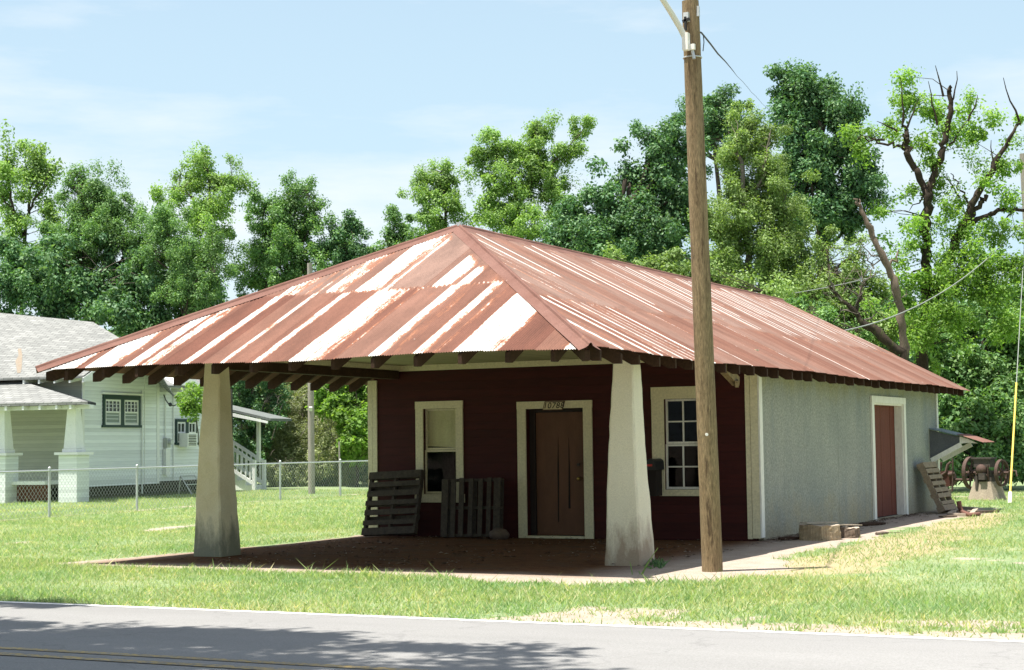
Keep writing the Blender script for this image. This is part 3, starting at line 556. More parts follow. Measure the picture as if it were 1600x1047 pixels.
def roof_side(sgn):
    step = 0.0095 if sgn > 0 else 0.05
    ys = np.arange(YE, YB+1e-6, step); NR = 56 if sgn > 0 else 12
    tm = np.clip(np.minimum(1, (ys-YE)/(YA-YE)), 0.0, 1)
    wave = 0.006*np.sin(2*math.pi*ys/0.038)+0.007*(((ys-YE)/0.62) % 1) if sgn > 0 else 0*ys
    sheet = np.floor((ys-YE)/0.62); sdx = ((sheet*7919) % 13)/13.0; eave = (sdx-0.5)*0.04+0.012*np.sin(ys*1.1)
    ts = np.linspace(0, 1, NR); T = tm[:, None]*ts[None, :]
    xe, xm = (XR, XM) if sgn > 0 else (XL, XM)
    X = xe + T*(xm-xe) + sgn*eave[:, None]*(1-T); Z = ZE + np.abs(xe-X)*SS*np.where(sgn*(X-xe) > 0, -1, 1) + wave[:, None] + 0.012*np.sin(ys*0.8+1)[:, None]*(1-T)
    back = np.clip((ys-11.0)/1.6, 0, 1)[:, None]; Y = np.repeat(ys[:, None], NR, 1) - back*T*0.5
    up = T > 0.385; Z = Z + np.where(up, 0.010, 0)
    g = np.zeros_like(T); r_ = np.random.default_rng(11)
    k = np.arange(YE+0.3, YB, 0.31)
    for j, y0 in enumerate(k):
        yy = y0 + r_.uniform(-.05, .05); st = r_.choice([0.35, 0.75, 0.92, 1.0], p=[.22, .2, .28, .30]); w = r_.uniform(0.03, 0.062)
        if y0 < -3.6 or y0 > 11.5: st *= 0.6
        line = np.exp(-((ys-yy)/w)**4)[:, None]; t0 = r_.choice([0.385, 0.40, 0.46, 0.52, 0.6]); t1 = r_.uniform(.9, .99)
        g = np.maximum(g, np.where(up, line*st*sst(t0-.02, t0+.06, T)*(1-sst(t1-.02, t1+.04, T)), 0))
    # lower sheets nearest the front corner keep broad zinc streaks
    for y0, w, st in ((-5.72,.10,1.0),(-5.38,.05,.85),(-5.05,.05,.7),(-4.72,.05,.75),(-4.4,.04,.7),(-4.15,.03,.65),(-3.9,.03,.6),(-3.55,.06,.85),(-6.55,.07,.9),(-6.2,.02,.5),(-1.9,.03,.5),(1.1,.03,.5),(4.3,.05,.75),(-2.7,.02,.4),(7.2,.02,.4)):
        g = np.maximum(g, np.where(up, 0, np.exp(-((ys-y0)/w)**2)[:, None]*st))
    seam = np.exp(-((T-0.385)/0.008)**2)*0.40*(0.5+0.5*np.sin(Y*9)); g = np.maximum(g, seam)
    Sh = np.where(up, 0.6+0.4*((((sheet+3)*5077) % 11)/11.0)[:, None], 0.35+0.45*(((sheet*4721) % 17)/17.0)[:, None])
    if sgn < 0: g *= 0
    A = grid_roof(np.stack([X, Y, Z], -1), g, Sh, np.stack([Y+31.0, T*4.5, np.where(up, 9.0, 14.0)], -1), 0)
    return (A[0], A[1] if sgn > 0 else A[1][:, ::-1], A[2], A[3], A[4])
def roof():
    Vs, Fs, Gs, Ss, Ls = [], [], [], [], []; o = 0
    for A in (roof_front(), roof_side(1), roof_side(-1)):
        Vs.append(A[0]); Fs.append(A[1]+o); Gs.append(A[2]); Ss.append(A[3]); Ls.append(A[4]); o += len(A[0])
    V = np.concatenate(Vs); me = np_mesh('roof', V, np.concatenate(Fs))
    for nm, v in (('galv', Gs), ('sheet', Ss)):
        at = me.attributes.new(nm, 'FLOAT', 'POINT'); at.data.foreach_set('value', np.concatenate(v).astype(np.float32))
    at = me.attributes.new('flow', 'FLOAT_VECTOR', 'POINT'); at.data.foreach_set('vector', np.concatenate(Ls).astype(np.float32).ravel())
    r = link('roof', me, MAT['roof']); relink(r, store)
    # hip and ridge caps: flat flanges with a rolled crown
    def cap(a, b_, n1, n2, name):
        a, b_, n1, n2 = map(Vector, (a, b_, n1, n2)); d = (b_-a).normalized(); m = PB()
        N = max(2, int((b_-a).length/0.3)); up = (n1.normalized()+n2.normalized()).normalized(); prof = []
        f1 = d.cross(n1).normalized(); f2 = d.cross(n2).normalized()
        if f1.dot(f2) > 0: pass
        s1 = f1 if f1.dot(n2) < 0 else -f1; s2 = f2 if f2.dot(n1) < 0 else -f2
        R_ = 0.028
        prof = [s1*0.135+n1.normalized()*0.012, s1*0.05+n1.normalized()*0.022] + [ (s1*math.cos(t)+up*math.sin(t)*1.3)*R_+up*0.026 for t in (0.2, 0.9, 1.57)] + [(s2*math.cos(t)+up*math.sin(t)*1.3)*R_+up*0.026 for t in (0.9, 0.2)] + [s2*0.05+n2.normalized()*0.022, s2*0.135+n2.normalized()*0.012]
        vs = []
        for i in range(N+1):
            p = a+(b_-a)*(i/N)
            for q in prof: vs.append(p+q+up*random.uniform(-.003, .003))
        K = len(prof); m.add(vs, [(i*K+k, i*K+k+1, (i+1)*K+k+1, (i+1)*K+k) for i in range(N) for k in range(K-1)]); o = m.build(name, MAT['rustcap'], r); return o
    nF, nR, nL = (0, -SF, 1), (SS, 0, 1), (-SS, 0, 1)
    AP = (XM, YA, ZA+0.004)
    cap((XR+.02, YE-.02, ZE), AP, nR, nF, 'hip_cap'); cap((XL-.02, YE-.02, ZE), AP, nF, nL, 'hip_cap'); cap(AP, (XM, YR, ZA+0.004), nR, nL, 'ridge_cap')
    m = PB(); m.box(XM-.03, XM+.03, YA-.04, YA+.03, ZA+.03, ZA+.085); m.build('cap_joint', MAT['galv'], r)
    return r
roofo = roof()
# rafter tails
def rafter(p, d, slope, length, w=0.048):
    """p: eave point (top of rafter), d: horizontal unit vector pointing inward"""
    p = Vector(p)+Vector((0, 0, random.uniform(-.012, .004))); d = Vector(d).normalized(); p = p+d*random.uniform(-.025, .03); sd = Vector((-d.y, d.x, 0))*(w/2)
    prof = [(0.05, -0.01), (0.05, -0.125), (0.15, -0.150+0.15*slope*0.35), (length, -0.165+length*slope), (length, -0.03+length*slope)]
    b = PB(); b.prism([p+d*s+Vector((0, 0, z))-sd for s, z in prof], sd*2); return b.build('rafter', MAT['darkwood'], store)
for x in np.arange(XL+0.42, XR-0.3, 0.585):
    ln = min(1.9, 0.9*min(x-XL, XR-x)*1.05+0.05); rafter((x+random.uniform(-.02, .02), YE, ZE), (0, 1, 0), SF, ln)
for y in np.arange(YE+0.45, YB-0.1, 0.59):
    ln = min(1.0, 0.9*(y-YE)) if y < -3 else 0.62
    rafter((XR, y, ZE), (-1, 0, 0), SS, ln); rafter((XL, y, ZE), (1, 0, 0), SS, ln if y < -.5 else 0.5)
rafter((XR-.02, YE+.02, ZE), (-1, 1.09, 0), 0.36, 2.2, 0.06); rafter((XL+.02, YE+.02, ZE), (1, 1.09, 0), 0.36, 2.2, 0.06)
b = PB(); p0, p1 = AX(1122, 566, 7.22), AX(1150, 596, 7.15); b.beam(p0, p1, 0.10, 0.13); b.beam(p1+np.array([-.02,0,.02]), p1+np.array([0.1,-.25,-.05]), 0.05, 0.09); o = b.build('broken_rafter', MAT['pole'], store); o['label'] = 'splintered grey rafter end hanging below the eave'

# ---- front door, windows, side door
def trim_frame(b, axis, c, th, a0, a1, z0, z1, wl, wr, wt, wb=0, legs_to=None):
    P = (lambda A0, A1, Z0, Z1, e=0: b.box(A0, A1, c-th-e, c, Z0, Z1)) if axis == 'X' else (lambda A0, A1, Z0, Z1, e=0: b.box(c, c+th+e, A0, A1, Z0, Z1))
    zb = z0+wb
    P(a0, a0+wl, zb, z1-wt); P(a1-wr, a1, zb, z1-wt); P(a0-.004, a1+.004, z1-wt+.001, z1, .003)
    if wb: P(a0-.02, a1+.02, z0, zb-.001, .012)
door = empty('door', (0, 0, 0)); door.parent = store; door.location = Vector(((DX0+DX1)/2, 0, 0))-Vector(store.location)
b = PB(); trim_frame(b, 'X', -0.002, 0.03, DX0, DX1, 0.0, DZ, 0.15, 0.15, 0.12); b.box(dhole[0], dhole[1], -0.05, 0.12, 0.0, 0.035); b.build('door_frame', MAT['cream'], door)
b = PB(); b.box(dhole[0]+.002, dhole[0]+0.10, 0.10, 0.20, 0.04, dhole[3]-.002); b.box(dhole[1]-0.03, dhole[1]-.002, 0.10, 0.20, 0.04, dhole[3]-.002); b.box(dhole[0]+.10, dhole[1]-.03, 0.10, 0.20, dhole[3]-0.05, dhole[3]-.002); b.build('door_jamb', MAT['darkjamb'], door)
px0, px1 = dhole[0]+0.105, dhole[1]-0.035
b = PB(); b.box(px0, px1, 0.135, 0.18, 0.045, dhole[3]-0.055); b.build('door_panel', MAT['browndoor'], door)
gx = AY(871, 700, 0.13)[0]; g2 = AY(888, 700, 0.13)[0]
b = PB(); b.prism([(gx-.008, .134, 0.25), (gx+.006, .134, 0.25), (gx+.022, .134, 1.1), (gx+.012, .134, 1.62), (gx-.006, .134, 1.1)], (0, -.004, 0)); b.prism([(g2-.014, .134, 0.47), (g2+.022, .134, 0.47), (g2+.02, .134, 1.1), (g2+.006, .134, 1.60), (g2, .134, 1.2)], (0, -.004, 0)); b.build('door_groove', MAT['darkgap'], door)
kp = AY(904.5, 748, 0.10); b = PB(); b.sphere((kp[0], 0.085, kp[2]), 0.033); b.tube([(kp[0], 0.134, kp[2]), (kp[0], 0.09, kp[2])], 0.014); b.build('door_handle', MAT['brass'], door); b = PB(); kp = AY(903.5, 726, 0.12); b.tube([(kp[0], 0.134, kp[2]), (kp[0], 0.115, kp[2])], 0.024, 10); b.build('deadbolt', MAT['darkiron'], door)

def window_part(x0, x1, z0, z1, hole, cols, rows, label, blind=False, meeting=0.5):
    wnd = empty('window', (0, 0, 0), label); wnd.parent = store; wnd.location = Vector(((x0+x1)/2, 0, 0))-Vector(store.location)
    b = PB(); trim_frame(b, 'X', -0.002, 0.028, x0, x1, z0, z1, hole[0]-x0, x1-hole[1], z1-hole[3], hole[2]-z0); b.build('window_frame', MAT['cream'], wnd)
    hx0, hx1, hz0, hz1 = hole; zm = hz0+(hz1-hz0)*meeting; s = PB(); st = 0.032
    for za, zb, dy in ((hz0, zm, 0.035), (zm, hz1, 0.062)):
        s.box(hx0+.003, hx0+st, dy, dy+.03, za+.003, zb); s.box(hx1-st, hx1-.003, dy, dy+.03, za+.003, zb); s.box(hx0+st, hx1-st, dy, dy+.03, za+.003, za+st+.006); s.box(hx0+st, hx1-st, dy, dy+.03, zb-st, zb-.002)
        for i in range(1, cols): xc = hx0+(hx1-hx0)*i/cols; s.box(xc-.011, xc+.011, dy+.004, dy+.026, za+st+.006, zb-st)
        for i in range(1, rows): zc = za+(zb-za)*i/rows; s.box(hx0+st, hx1-st, dy+.006, dy+.024, zc-.011, zc+.011)
    s.build('sash', MAT['cream'] if blind else MAT['whitetrim'], wnd)
    g = PB(); g.quad((hx0+st, .05, hz0+st), (hx1-st, .05, hz0+st), (hx1-st, .05, zm-st), (hx0+st, .05, zm-st)); g.quad((hx0+st, .077, zm+st), (hx1-st, .077, zm+st), (hx1-st, .077, hz1-st), (hx0+st, .077, hz1-st)); g.build('glass_pane', MAT['glass'], wnd)
    if blind:
        bl = PB(); y = .11; zz = zm+0.10; N = 12
        top = [(hx0+st*.6+(hx1-hx0-st*1.2)*i/N, y+.006*math.sin(i*1.3), hz1-.005) for i in range(N+1)]; bot = [(q[0], q[1]+.01, zz-0.02+0.0*i+(0.02 if i > 9 else 0)-0.05*i/N) for i, q in enumerate(top)]
        bl.add(top+bot, [(i, i+1, N+2+i, N+1+i) for i in range(N)]); bl.beam(bot[0], bot[-1], .012, .03); bl.build('roller_blind', MAT['blind'], wnd)
    return wnd
window_part(*[WX0, WX1, WZ0, WZ1], whole, 1, 1, 'tall sash window with a torn yellowed blind in its upper half', True, 0.515)
window_part(*[RX0, RX1, RZ0, RZ1], rhole, 2, 2, 'sash window of eight small panes', False, 0.5)

sd = empty('door', (0, 0, 0), 'wide faded red plank door in the grey side wall'); sd.parent = store; sd.location = Vector((W, (SY0+SY1)/2, 0))-Vector(store.location)
b = PB(); trim_frame(b, 'Y', W+0.002, 0.035, SY0, SY1, 0.0, SZ, 0.16, 0.16, 0.13)
b.box(W-.15, W+.001, shole[0]-.002, shole[0]+.035, 0.02, SZ-.125); b.box(W-.15, W+.001, shole[1]-.035, shole[1]+.002, 0.02, SZ-.125); b.box(W-.15, W+.001, shole[0]+.036, shole[1]-.036, SZ-.16, SZ-.122); b.build('door_frame', MAT['whitetrim'], sd)
b = PB(); n_ = 6; dw = (shole[1]-shole[0]-.08)/n_
for i in range(n_): y0 = shole[0]+.04+dw*i; e = random.uniform(0, .006); b.box(W-.19, W-.15-e, y0+.004, y0+dw-.004, 0.03+random.uniform(-.015, .01), SZ-.165)
b.build('door_panel', MAT['barnred'], sd)

# awning on the side wall by the far corner
aw = empty('awning', (0, 0, 0)); aw.parent = store; aw.location = Vector((W, 11.8, 1.3))-Vector(store.location)
ya0, ya1 = 11.3, 12.3
b = PB(); b.prism([(W+.004, ya0, 1.70), (W+.004, ya0, 1.06), (W+.16, ya0, 1.12), (W+.62, ya0, 1.40), (W+.62, ya0, 1.545)], (0, .02, 0)); b.box(W+.30, W+.315, ya0-.006, ya0-.001, 1.22, 1.61); b.build('side_panel', MAT['awnpanel'] if 'awnpanel' in MAT else MAT['rustiron'], aw)
b = PB(); b.prism([(W+.625, ya0-.004, 1.40), (W+.625, ya0-.004, 1.555), (W+.80, ya0-.004, 1.50), (W+1.0, ya0-.004, 1.40), (W+.80, ya0-.004, 1.42)], (0, .03, 0)); b.build('gusset', MAT['whitetrim'], aw); b = PB(); b.beam((W+.03, ya0-.02, 1.055), (W+.66, ya0-.02, 1.385), .05, .10); b.build('bracket', MAT['whitetrim'], aw); b = PB(); b.beam((W+.03, ya1, 1.055), (W+.66, ya1, 1.385), .05, .10); b.build('bracket', MAT['whitetrim'], aw)
b = PB(); b.prism([(W+.01, ya0-.06, 1.735), (W+.64, ya0-.06, 1.575), (W+.64, ya0-.06, 1.555), (W+.01, ya0-.06, 1.715)], (0, ya1-ya0+.12, 0)); b.build('awning_flashing', MAT['greyblue'] if 'greyblue' in MAT else MAT['galv'], aw)
b = PB(); N = 16
for i in range(N):
    y0, y1 = ya0-.12+(ya1-ya0+.24)*i/N, ya0-.12+(ya1-ya0+.24)*(i+1)/N; z = .012*(i % 2); z2 = .012*((i+1) % 2)
    b.quad((W+.60, y0, 1.60+z), (W+1.14, y0, 1.42+z), (W+1.14, y1, 1.42+z2), (W+.60, y1, 1.60+z2))
b.build('awning_sheet', MAT['rustcap'], aw)

# ---------------------------------------------------------------- things at the store
# pallets leaning on the front wall
def pallet(name, label, mt, parts_at, group='wooden pallets leaning on the store walls'):
    """parts_at: function (a along width, b along height, c outwards) -> world point; boards are built in that frame"""
    t = empty(name, parts_at(0.5, 0, 0.05), label, 'pallet', group)
    return t
def oriented(m, o, ea, eb, ec, a0, a1, b0, b1, c0, c1):
    o, ea, eb, ec = map(np.asarray, (o, ea, eb, ec)); P = lambda a, b, c: o+ea*a+eb*b+ec*c
    m.add([P(a0,b0,c0),P(a1,b0,c0),P(a1,b1,c0),P(a0,b1,c0),P(a0,b0,c1),P(a1,b0,c1),P(a1,b1,c1),P(a0,b1,c1)], [(0,3,2,1),(4,5,6,7),(0,1,5,4),(1,2,6,5),(2,3,7,6),(3,0,4,7)])
def make_pallet(label, mt, o, ea, eb, ec, wid, hei, nfront, nback, horiz, nstr=3, dep=0.13, double_bottom=True):
    t = empty('wooden_pallet', o, label, 'pallet', 'wooden pallets leaning on the store walls')
    jit = lambda s: random.uniform(-s, s)
    for k in range(nstr):
        m = PB(); q = wid if horiz else hei; p0 = (q-.045)*k/(nstr-1)
        if horiz: oriented(m, o, ea, eb, ec, p0, p0+.045, 0, hei, .022, dep-.022)
        else: oriented(m, o, ea, eb, ec, 0, wid, p0, p0+.045, .022, dep-.022)
        m.build('stringer', mt, t)
    for nb, c0 in ((nfront, dep-.021), (nback, 0.0)):
        for k in range(nb):
            q = hei if horiz else wid; w = 0.082+jit(.012); 
            if k in (0, nb-1): w = 0.12
            p0 = (q-w)*k/(nb-1)+(jit(.012) if 0 < k < nb-1 else 0); m = PB(); e0, e1 = jit(.012), jit(.012)
            if horiz: oriented(m, o, ea, eb, ec, e0, wid+e1, p0, p0+w, c0, c0+.02)
            else: oriented(m, o, ea, eb, ec, p0, p0+w, e0, hei+e1, c0, c0+.02)
            m.build('slat', mt, t)
    return t
def unit(v): v = np.asarray(v, float); return v/np.linalg.norm(v)
eb = unit((0.03, 0.22, 1.0)); ea = unit((1, 0.0, 0.045)); make_pallet('dark pallet with level slats leaning in the corner left of the porch window', MAT['pallet'], (0.15, -0.41, 0.01), ea, eb, np.cross(ea, eb), 1.0, 1.06, 7, 5, True)
eb = unit((-0.01, 0.10, 1.0)); ea = unit((1, 0, 0.01)); make_pallet('dark pallet with upright slats leaning between the porch window and the brown door', MAT['pallet'], (1.56, -0.26, 0.01), ea, eb, np.cross(ea, eb), 1.08, 0.94, 7, 3, False)
eb = unit((-0.42, -0.10, 1.0)); ea = unit((0.03, 1, 0.0)); make_pallet('weathered pallet leaning beside the wide red side door', MAT['palletlight'], (W+.47, 9.85, 0.01), ea, eb, -np.cross(eb, ea), 1.02, 1.06, 8, 4, True, 3, .15)

# stone, mailbox, number plate
b = PB(); c = AY(780, 833, -0.42); b.sphere((c[0], -0.42, 0.07), 0.15, 12, 8, (1.15, .8, .72), .09); tag(b.build('stone', MAT['rock']), 'brown stone on the dirt floor at the foot of the upright-slat pallet', 'stone')
mc = AY(1026, 722, -0.16); mbx = empty('mailbox', (mc[0], 0, mc[2]-.2), 'black dome-topped mailbox with a red flag on the wall beside the small-paned window', 'mailbox')
b = PB(); N = 10; hw = .075; prof = [(mc[0]-hw, mc[2]-.12)]+[(mc[0]-hw*math.cos(math.pi*i/N), mc[2]-.02+hw*math.sin(math.pi*i/N)) for i in range(N+1)]+[(mc[0]+hw, mc[2]-.12)]
b.prism([(x, -.42, z) for x, z in prof], (0, .38, 0)); b.build('mailbox_body', MAT['blackmetal'], mbx)
b = PB(); b.box(mc[0]-.055, mc[0]+.06, -.36, -.10, mc[2]-.52, mc[2]-.121); b.build('support_box', MAT['darkgap'], mbx)
b = PB(); b.box(mc[0]-.095, mc[0]-.08, -.40, -.18, mc[2]-.065, mc[2]-.035); b.box(mc[0]-.06, mc[0]+.03, -.428, -.422, mc[2]-.06, mc[2]-.03); b.build('flag', M_plain('red_flag', (0.45, 0.03, 0.02), 0.5), mbx)
sc_ = AY(865.5, 634, -0.03)
sg = empty('house_number_sign', (sc_[0], -0.035, sc_[2]), 'slanted wooden house number sign reading 10788 above the brown door', 'sign')
sh = 0.04
b = PB(); w2, h2 = 0.178, 0.072
b.prism([(sc_[0]-w2-sh*.6, -.036, sc_[2]-h2), (sc_[0]+w2-sh*.6, -.036, sc_[2]-h2), (sc_[0]+w2+sh*.6, -.036, sc_[2]+h2), (sc_[0]-w2+sh*.6, -.036, sc_[2]+h2)], (0, -.012, 0)); b.build('backboard', M_plain('dark_plate_edge', (0.10, 0.045, 0.03), 0.7), sg)
b = PB(); w3, h3 = 0.164, 0.058
b.prism([(sc_[0]-w3-sh*.45, -.0485, sc_[2]-h3), (sc_[0]+w3-sh*.45, -.0485, sc_[2]-h3), (sc_[0]+w3+sh*.45, -.0485, sc_[2]+h3), (sc_[0]-w3+sh*.45, -.0485, sc_[2]+h3)], (0, -.004, 0)); b.build('plate', M_plain('tan_number_plate', (0.56, 0.48, 0.30), 0.6), sg)
def text_mesh(name, body, size, loc, mt, parent, rot=(math.pi/2, 0, 0), shear=0.22, spacing=1.12):
    cu = bpy.data.curves.new(name, 'FONT'); cu.body = body; cu.size = size; cu.align_x = 'CENTER'; cu.align_y = 'CENTER'; cu.shear = shear; cu.extrude = 0.002; cu.space_character = spacing; cu.offset = 0.0006
    tmp = bpy.data.objects.new('tmp', cu); COL.objects.link(tmp); dg = bpy.context.evaluated_depsgraph_get(); me = bpy.data.meshes.new_from_object(tmp.evaluated_get(dg))
    bpy.data.objects.remove(tmp); bpy.data.curves.remove(cu)
    from mathutils import Euler
    me.transform(Matrix.Translation(Vector(loc)) @ Euler(rot).to_matrix().to_4x4()); me.materials.clear(); o = link(name, me, mt); relink(o, parent); return o
text_mesh('numerals', '10788', 0.135, (sc_[0], -0.0545, sc_[2]), M_plain('black_numerals', (0.012, 0.01, 0.01), 0.5), sg)

# stump pieces and scrap by the side wall
def log_piece(name, label, c, r0, h, seg=26, sc=(1, 1), rot=0):
    t = empty(name, (c[0], c[1], 0), label, 'stump'); ph = [random.uniform(0, 6.28) for _ in range(4)]; b = PB(); NZ = 6; vs = []
    for j in range(NZ+1):
        for i in range(seg):
            a = 2*math.pi*i/seg; r = r0*(1+.09*math.sin(2*a+ph[0])+.05*math.sin(5*a+ph[1])+.03*math.sin(11*a+ph[2])+random.uniform(-.025, .025))*(1-.05*j/NZ)
            x, y = r*math.cos(a)*sc[0], r*math.sin(a)*sc[1]; vs.append((c[0]+x*math.cos(rot)-y*math.sin(rot), c[1]+x*math.sin(rot)+y*math.cos(rot), -.01+h*j/NZ+(random.uniform(-.012, .012) if j == NZ else 0)))
    b.add(vs, [(j*seg+i, j*seg+(i+1) % seg, (j+1)*seg+(i+1) % seg, (j+1)*seg+i) for j in range(NZ) for i in range(seg)]); b.build('stump_side', MAT['stump' if r0 > .3 else 'snag'], t)
    b = PB(); b.add(vs[-seg:]+[(c[0], c[1], h-.01)], [(i, (i+1) % seg, seg) for i in range(seg)]); b.build('stump_top', MAT['stumptop'], t); return t
log_piece('tree_stump', 'low cracked stump with a bleached top lying by the grey side wall', (7.60, 0.62, 0), 0.335, 0.235, sc=(1.0, .95))
log_piece('tree_stump', 'darker split stump half behind the low cracked one by the grey side wall', (7.84, 1.22, 0), 0.20, 0.165, sc=(1.1, .9))
b = PB(); b.beam((7.42, .42, .258), (7.74, .98, .246), .16, .016); b.beam((7.76, 1.0, .205), (7.98, 1.5, .182), .14, .016); tag(b.build('bleached_slab', MAT['stumptop']), 'bleached wooden slab lying across the two stumps', 'slab')
spec = [('bark_scrap', 'dark bark scrap at the foot of the grey wall near its front corner', [(7.10,.2),(7.32,.55)], .035), ('bark_scrap', 'pale broken stick on the dirt between the front corner board and the stumps', [(7.05,.75),(7.45,.95)], .016),
        ('bark_scrap', 'orange-brown wood chip on the sand just past the stumps', [(8.12,2.0),(8.22,2.35)], .03), ('bark_scrap', 'thin pale stick on the sand just past the stumps', [(8.05,2.55),(8.35,2.62)], .014), ('bark_scrap', 'dark scrap of bark lying in the shade left of the red side door', [(7.15,4.6),(7.45,5.2)], .04)]
for nm, lb, pp, r in spec:
    b = PB(); b.tube([(x, y, r*.7) for x, y in (pp[0], ((pp[0][0]+pp[1][0])/2+.02, (pp[0][1]+pp[1][1])/2), pp[1])], [r*.8, r, r*.5], 6); tag(b.build(nm, MAT['snag' if 'orange' in lb or 'pale' in lb else 'darkwood']), lb, 'scrap wood')
# pale timber frame and bent pipe past the far corner
f = [G(1483, 806), G(1517, 807), G(1526, 797), G(1500, 795)]
b = PB()
for i in range(4): a_, b_ = f[i], f[(i+1) % 4]; b.beam(a_+np.array([0,0,.03]), b_+np.array([0,0,.03]), .09, .05)
b.beam((f[0]+f[3])/2+np.array([0,0,.03]), (f[1]+f[2])/2+np.array([0,0,.03]), .07, .045); tag(b.build('timber_frame', MAT['stumptop']), 'pale flat timber frame lying in the grass past the far corner', 'frame')
q0 = G(1504, 803); b = PB(); b.tube([AY(1498, 783, q0[1]), AY(1499.5, 792, q0[1]), AY(1503, 800, q0[1]), G(1508, 806)+np.array([0,0,.05]), G(1515, 808)+np.array([0,0,.04]), G(1530, 806)+np.array([0,0,.035])], [.05,.05,.048,.045,.045,.04], 8); tag(b.build('bent_pipe', MAT['rustcap']), 'bent orange-rusty pipe standing up from the grass by the timber frame', 'pipe')
b = PB(); b.beam(G(1470, 809)+np.array([0,0,.02]), G(1492, 808)+np.array([0,0,.02]), .12, .03); b.beam(G(1515, 803)+np.array([0,0,.03]), G(1560, 801)+np.array([0,0,.03]), .07, .05); tag(b.build('loose_board', MAT['snag']), 'brown loose boards lying end to end on the sand past the far corner', 'board')

# ---------------------------------------------------------------- utility poles and wires
Pb = np.array([8.25, -5.9, 0.0]); Db = np.dot(Pb-CP, CF); Pt = DP(1078.5, 1.5, Db)
up = empty('utility_pole', Pb, 'tall weathered brown wooden utility pole standing in front of the store', 'utility pole')
b = PB(); N = 40; pts = [Pb+(Pt-Pb)*i/N for i in range(N+1)]; pts[0] = Pb+np.array([0,0,-.3]); b.tube(pts, [(.122-.024*i/N)+random.uniform(-.0015, .0015) for i in range(N+1)], 20); b.build('pole', MAT['pole'], up)
def pole_at(u, v): return DP(u, v, Db-0.10)
b = PB(); b.tube([DP(1036, 0, Db-.35), DP(1020, -24, Db-.45)][::-1]+[DP(1050, 22, Db-.22), DP(1063, 44, Db-.15), DP(1070, 58, Db-.12), DP(1072.5, 72, Db-.12)], [.032,.032,.033,.034,.036,.036], 12); b.build('lamp_arm', MAT['alum'], up)
b = PB(); e = np.array([0, 0, 0]); q = DP(1071.5, 65, Db-.14); b.box(q[0]-.035, q[0]+.035, q[1]-.03, q[1]+.05, q[2]-.10, q[2]+.10); q = DP(1078, 73.5, Db-.13); b.box(q[0]-.055, q[0]+.06, q[1]-.02, q[1]+.02, q[2]-.035, q[2]+.03); b.build('arm_bracket', MAT['whitetrim'], up)
b = PB(); c = pts[int(N*.915)]
rr_ = .107; b.tube([c+np.array([rr_*math.cos(t), rr_*math.sin(t), 0]) for t in np.linspace(0, 2*math.pi, 17)], .008, 6); q = DP(1082, 79, Db-.12); b.tube([q, q+np.array([.02,0,-.10])], .02, 6); b.build('strap', MAT['galv'], up)
b = PB(); q = DP(1071.5, 27, Db-.115); b.box(q[0]-.025, q[0]+.035, q[1]-.015, q[1]+.05, q[2]-.05, q[2]+.055); q = DP(1089.5, 18, Db-.06); b.box(q[0]-.01, q[0]+.025, q[1]-.02, q[1]+.02, q[2]-.06, q[2]+.06); b.build('clamp', MAT['galv'], up)
b = PB(); q = DP(1071, 33, Db-.13); b.beam(q+np.array([0,0,.05]), q+np.array([.0,0,-.11]), .025, .03); b.beam(q+np.array([-.035,0,0]), q+np.array([.05,-.0,.02]), .03, .03); b.build('clevis', MAT['blackmetal'], up)
q = DP(1104, 679, Db-.125); b = PB(); b.tube([q, q+np.array([.008,-.012,0])], .018, 10); b.build('reflector', MAT['whitetrim'], up)
def wire(name, label, pts, r, mt='wire', n=5): b = PB(); b.tube(pts, r, n, False); return tag(b.build(name, MAT[mt]), label, 'cable')
def sag(a, b_, s, n=14): a, b_ = np.asarray(a), np.asarray(b_); return [a+(b_-a)*t-np.array([0, 0, s*4*t*(1-t)]) for t in np.linspace(0, 1, n)]
w0 = DP(1096, 52, Db+.1)
tw = sag(w0, DP(1260, 215, 70), 0.25, 40); tw = [p+np.array([.006*math.sin(i*2.1), 0, .006*math.cos(i*2.1)]) for i, p in enumerate(tw)]
wire('service_cable', 'dark twisted cable running from the tall pole over to the trees', [DP(1092, 50, Db)]+tw, [.011]*3+[.011-.0078*min(1, i/3) for i in range(38)])
wire('tie_wire', 'short dark wire hanging beside the top of the tall pole', [DP(1099, 55, Db+.1), DP(1100, 66, Db+.1), DP(1098.5, 80, Db+.1)], .006)

fp = G(487, 772); D2 = np.dot(fp-CP, CF); ft = DP(484, 411, D2)
o = empty('utility_pole', fp, 'pale grey utility pole behind the chain link fence, seen through the porch', 'utility pole')
b = PB(); b.tube([fp+(ft-fp)*i/16 for i in range(17)], [.112-.03*i/16 for i in range(17)], 14); b.build('pole', MAT['greypole'], o)
b = PB(); b.beam(DP(485.5, 636, D2-.16), DP(485.5, 642, D2-.09), .10, .05); b.build('bracket', MAT['galv'], o)
b = PB(); q = G(531, 775); b.tube([q, AY(530, 690, q[1])], .024, 8); tag(b.build('slim_post', MAT['greypole']), 'slim bare post standing by the fence right of the pale grey pole', 'post')

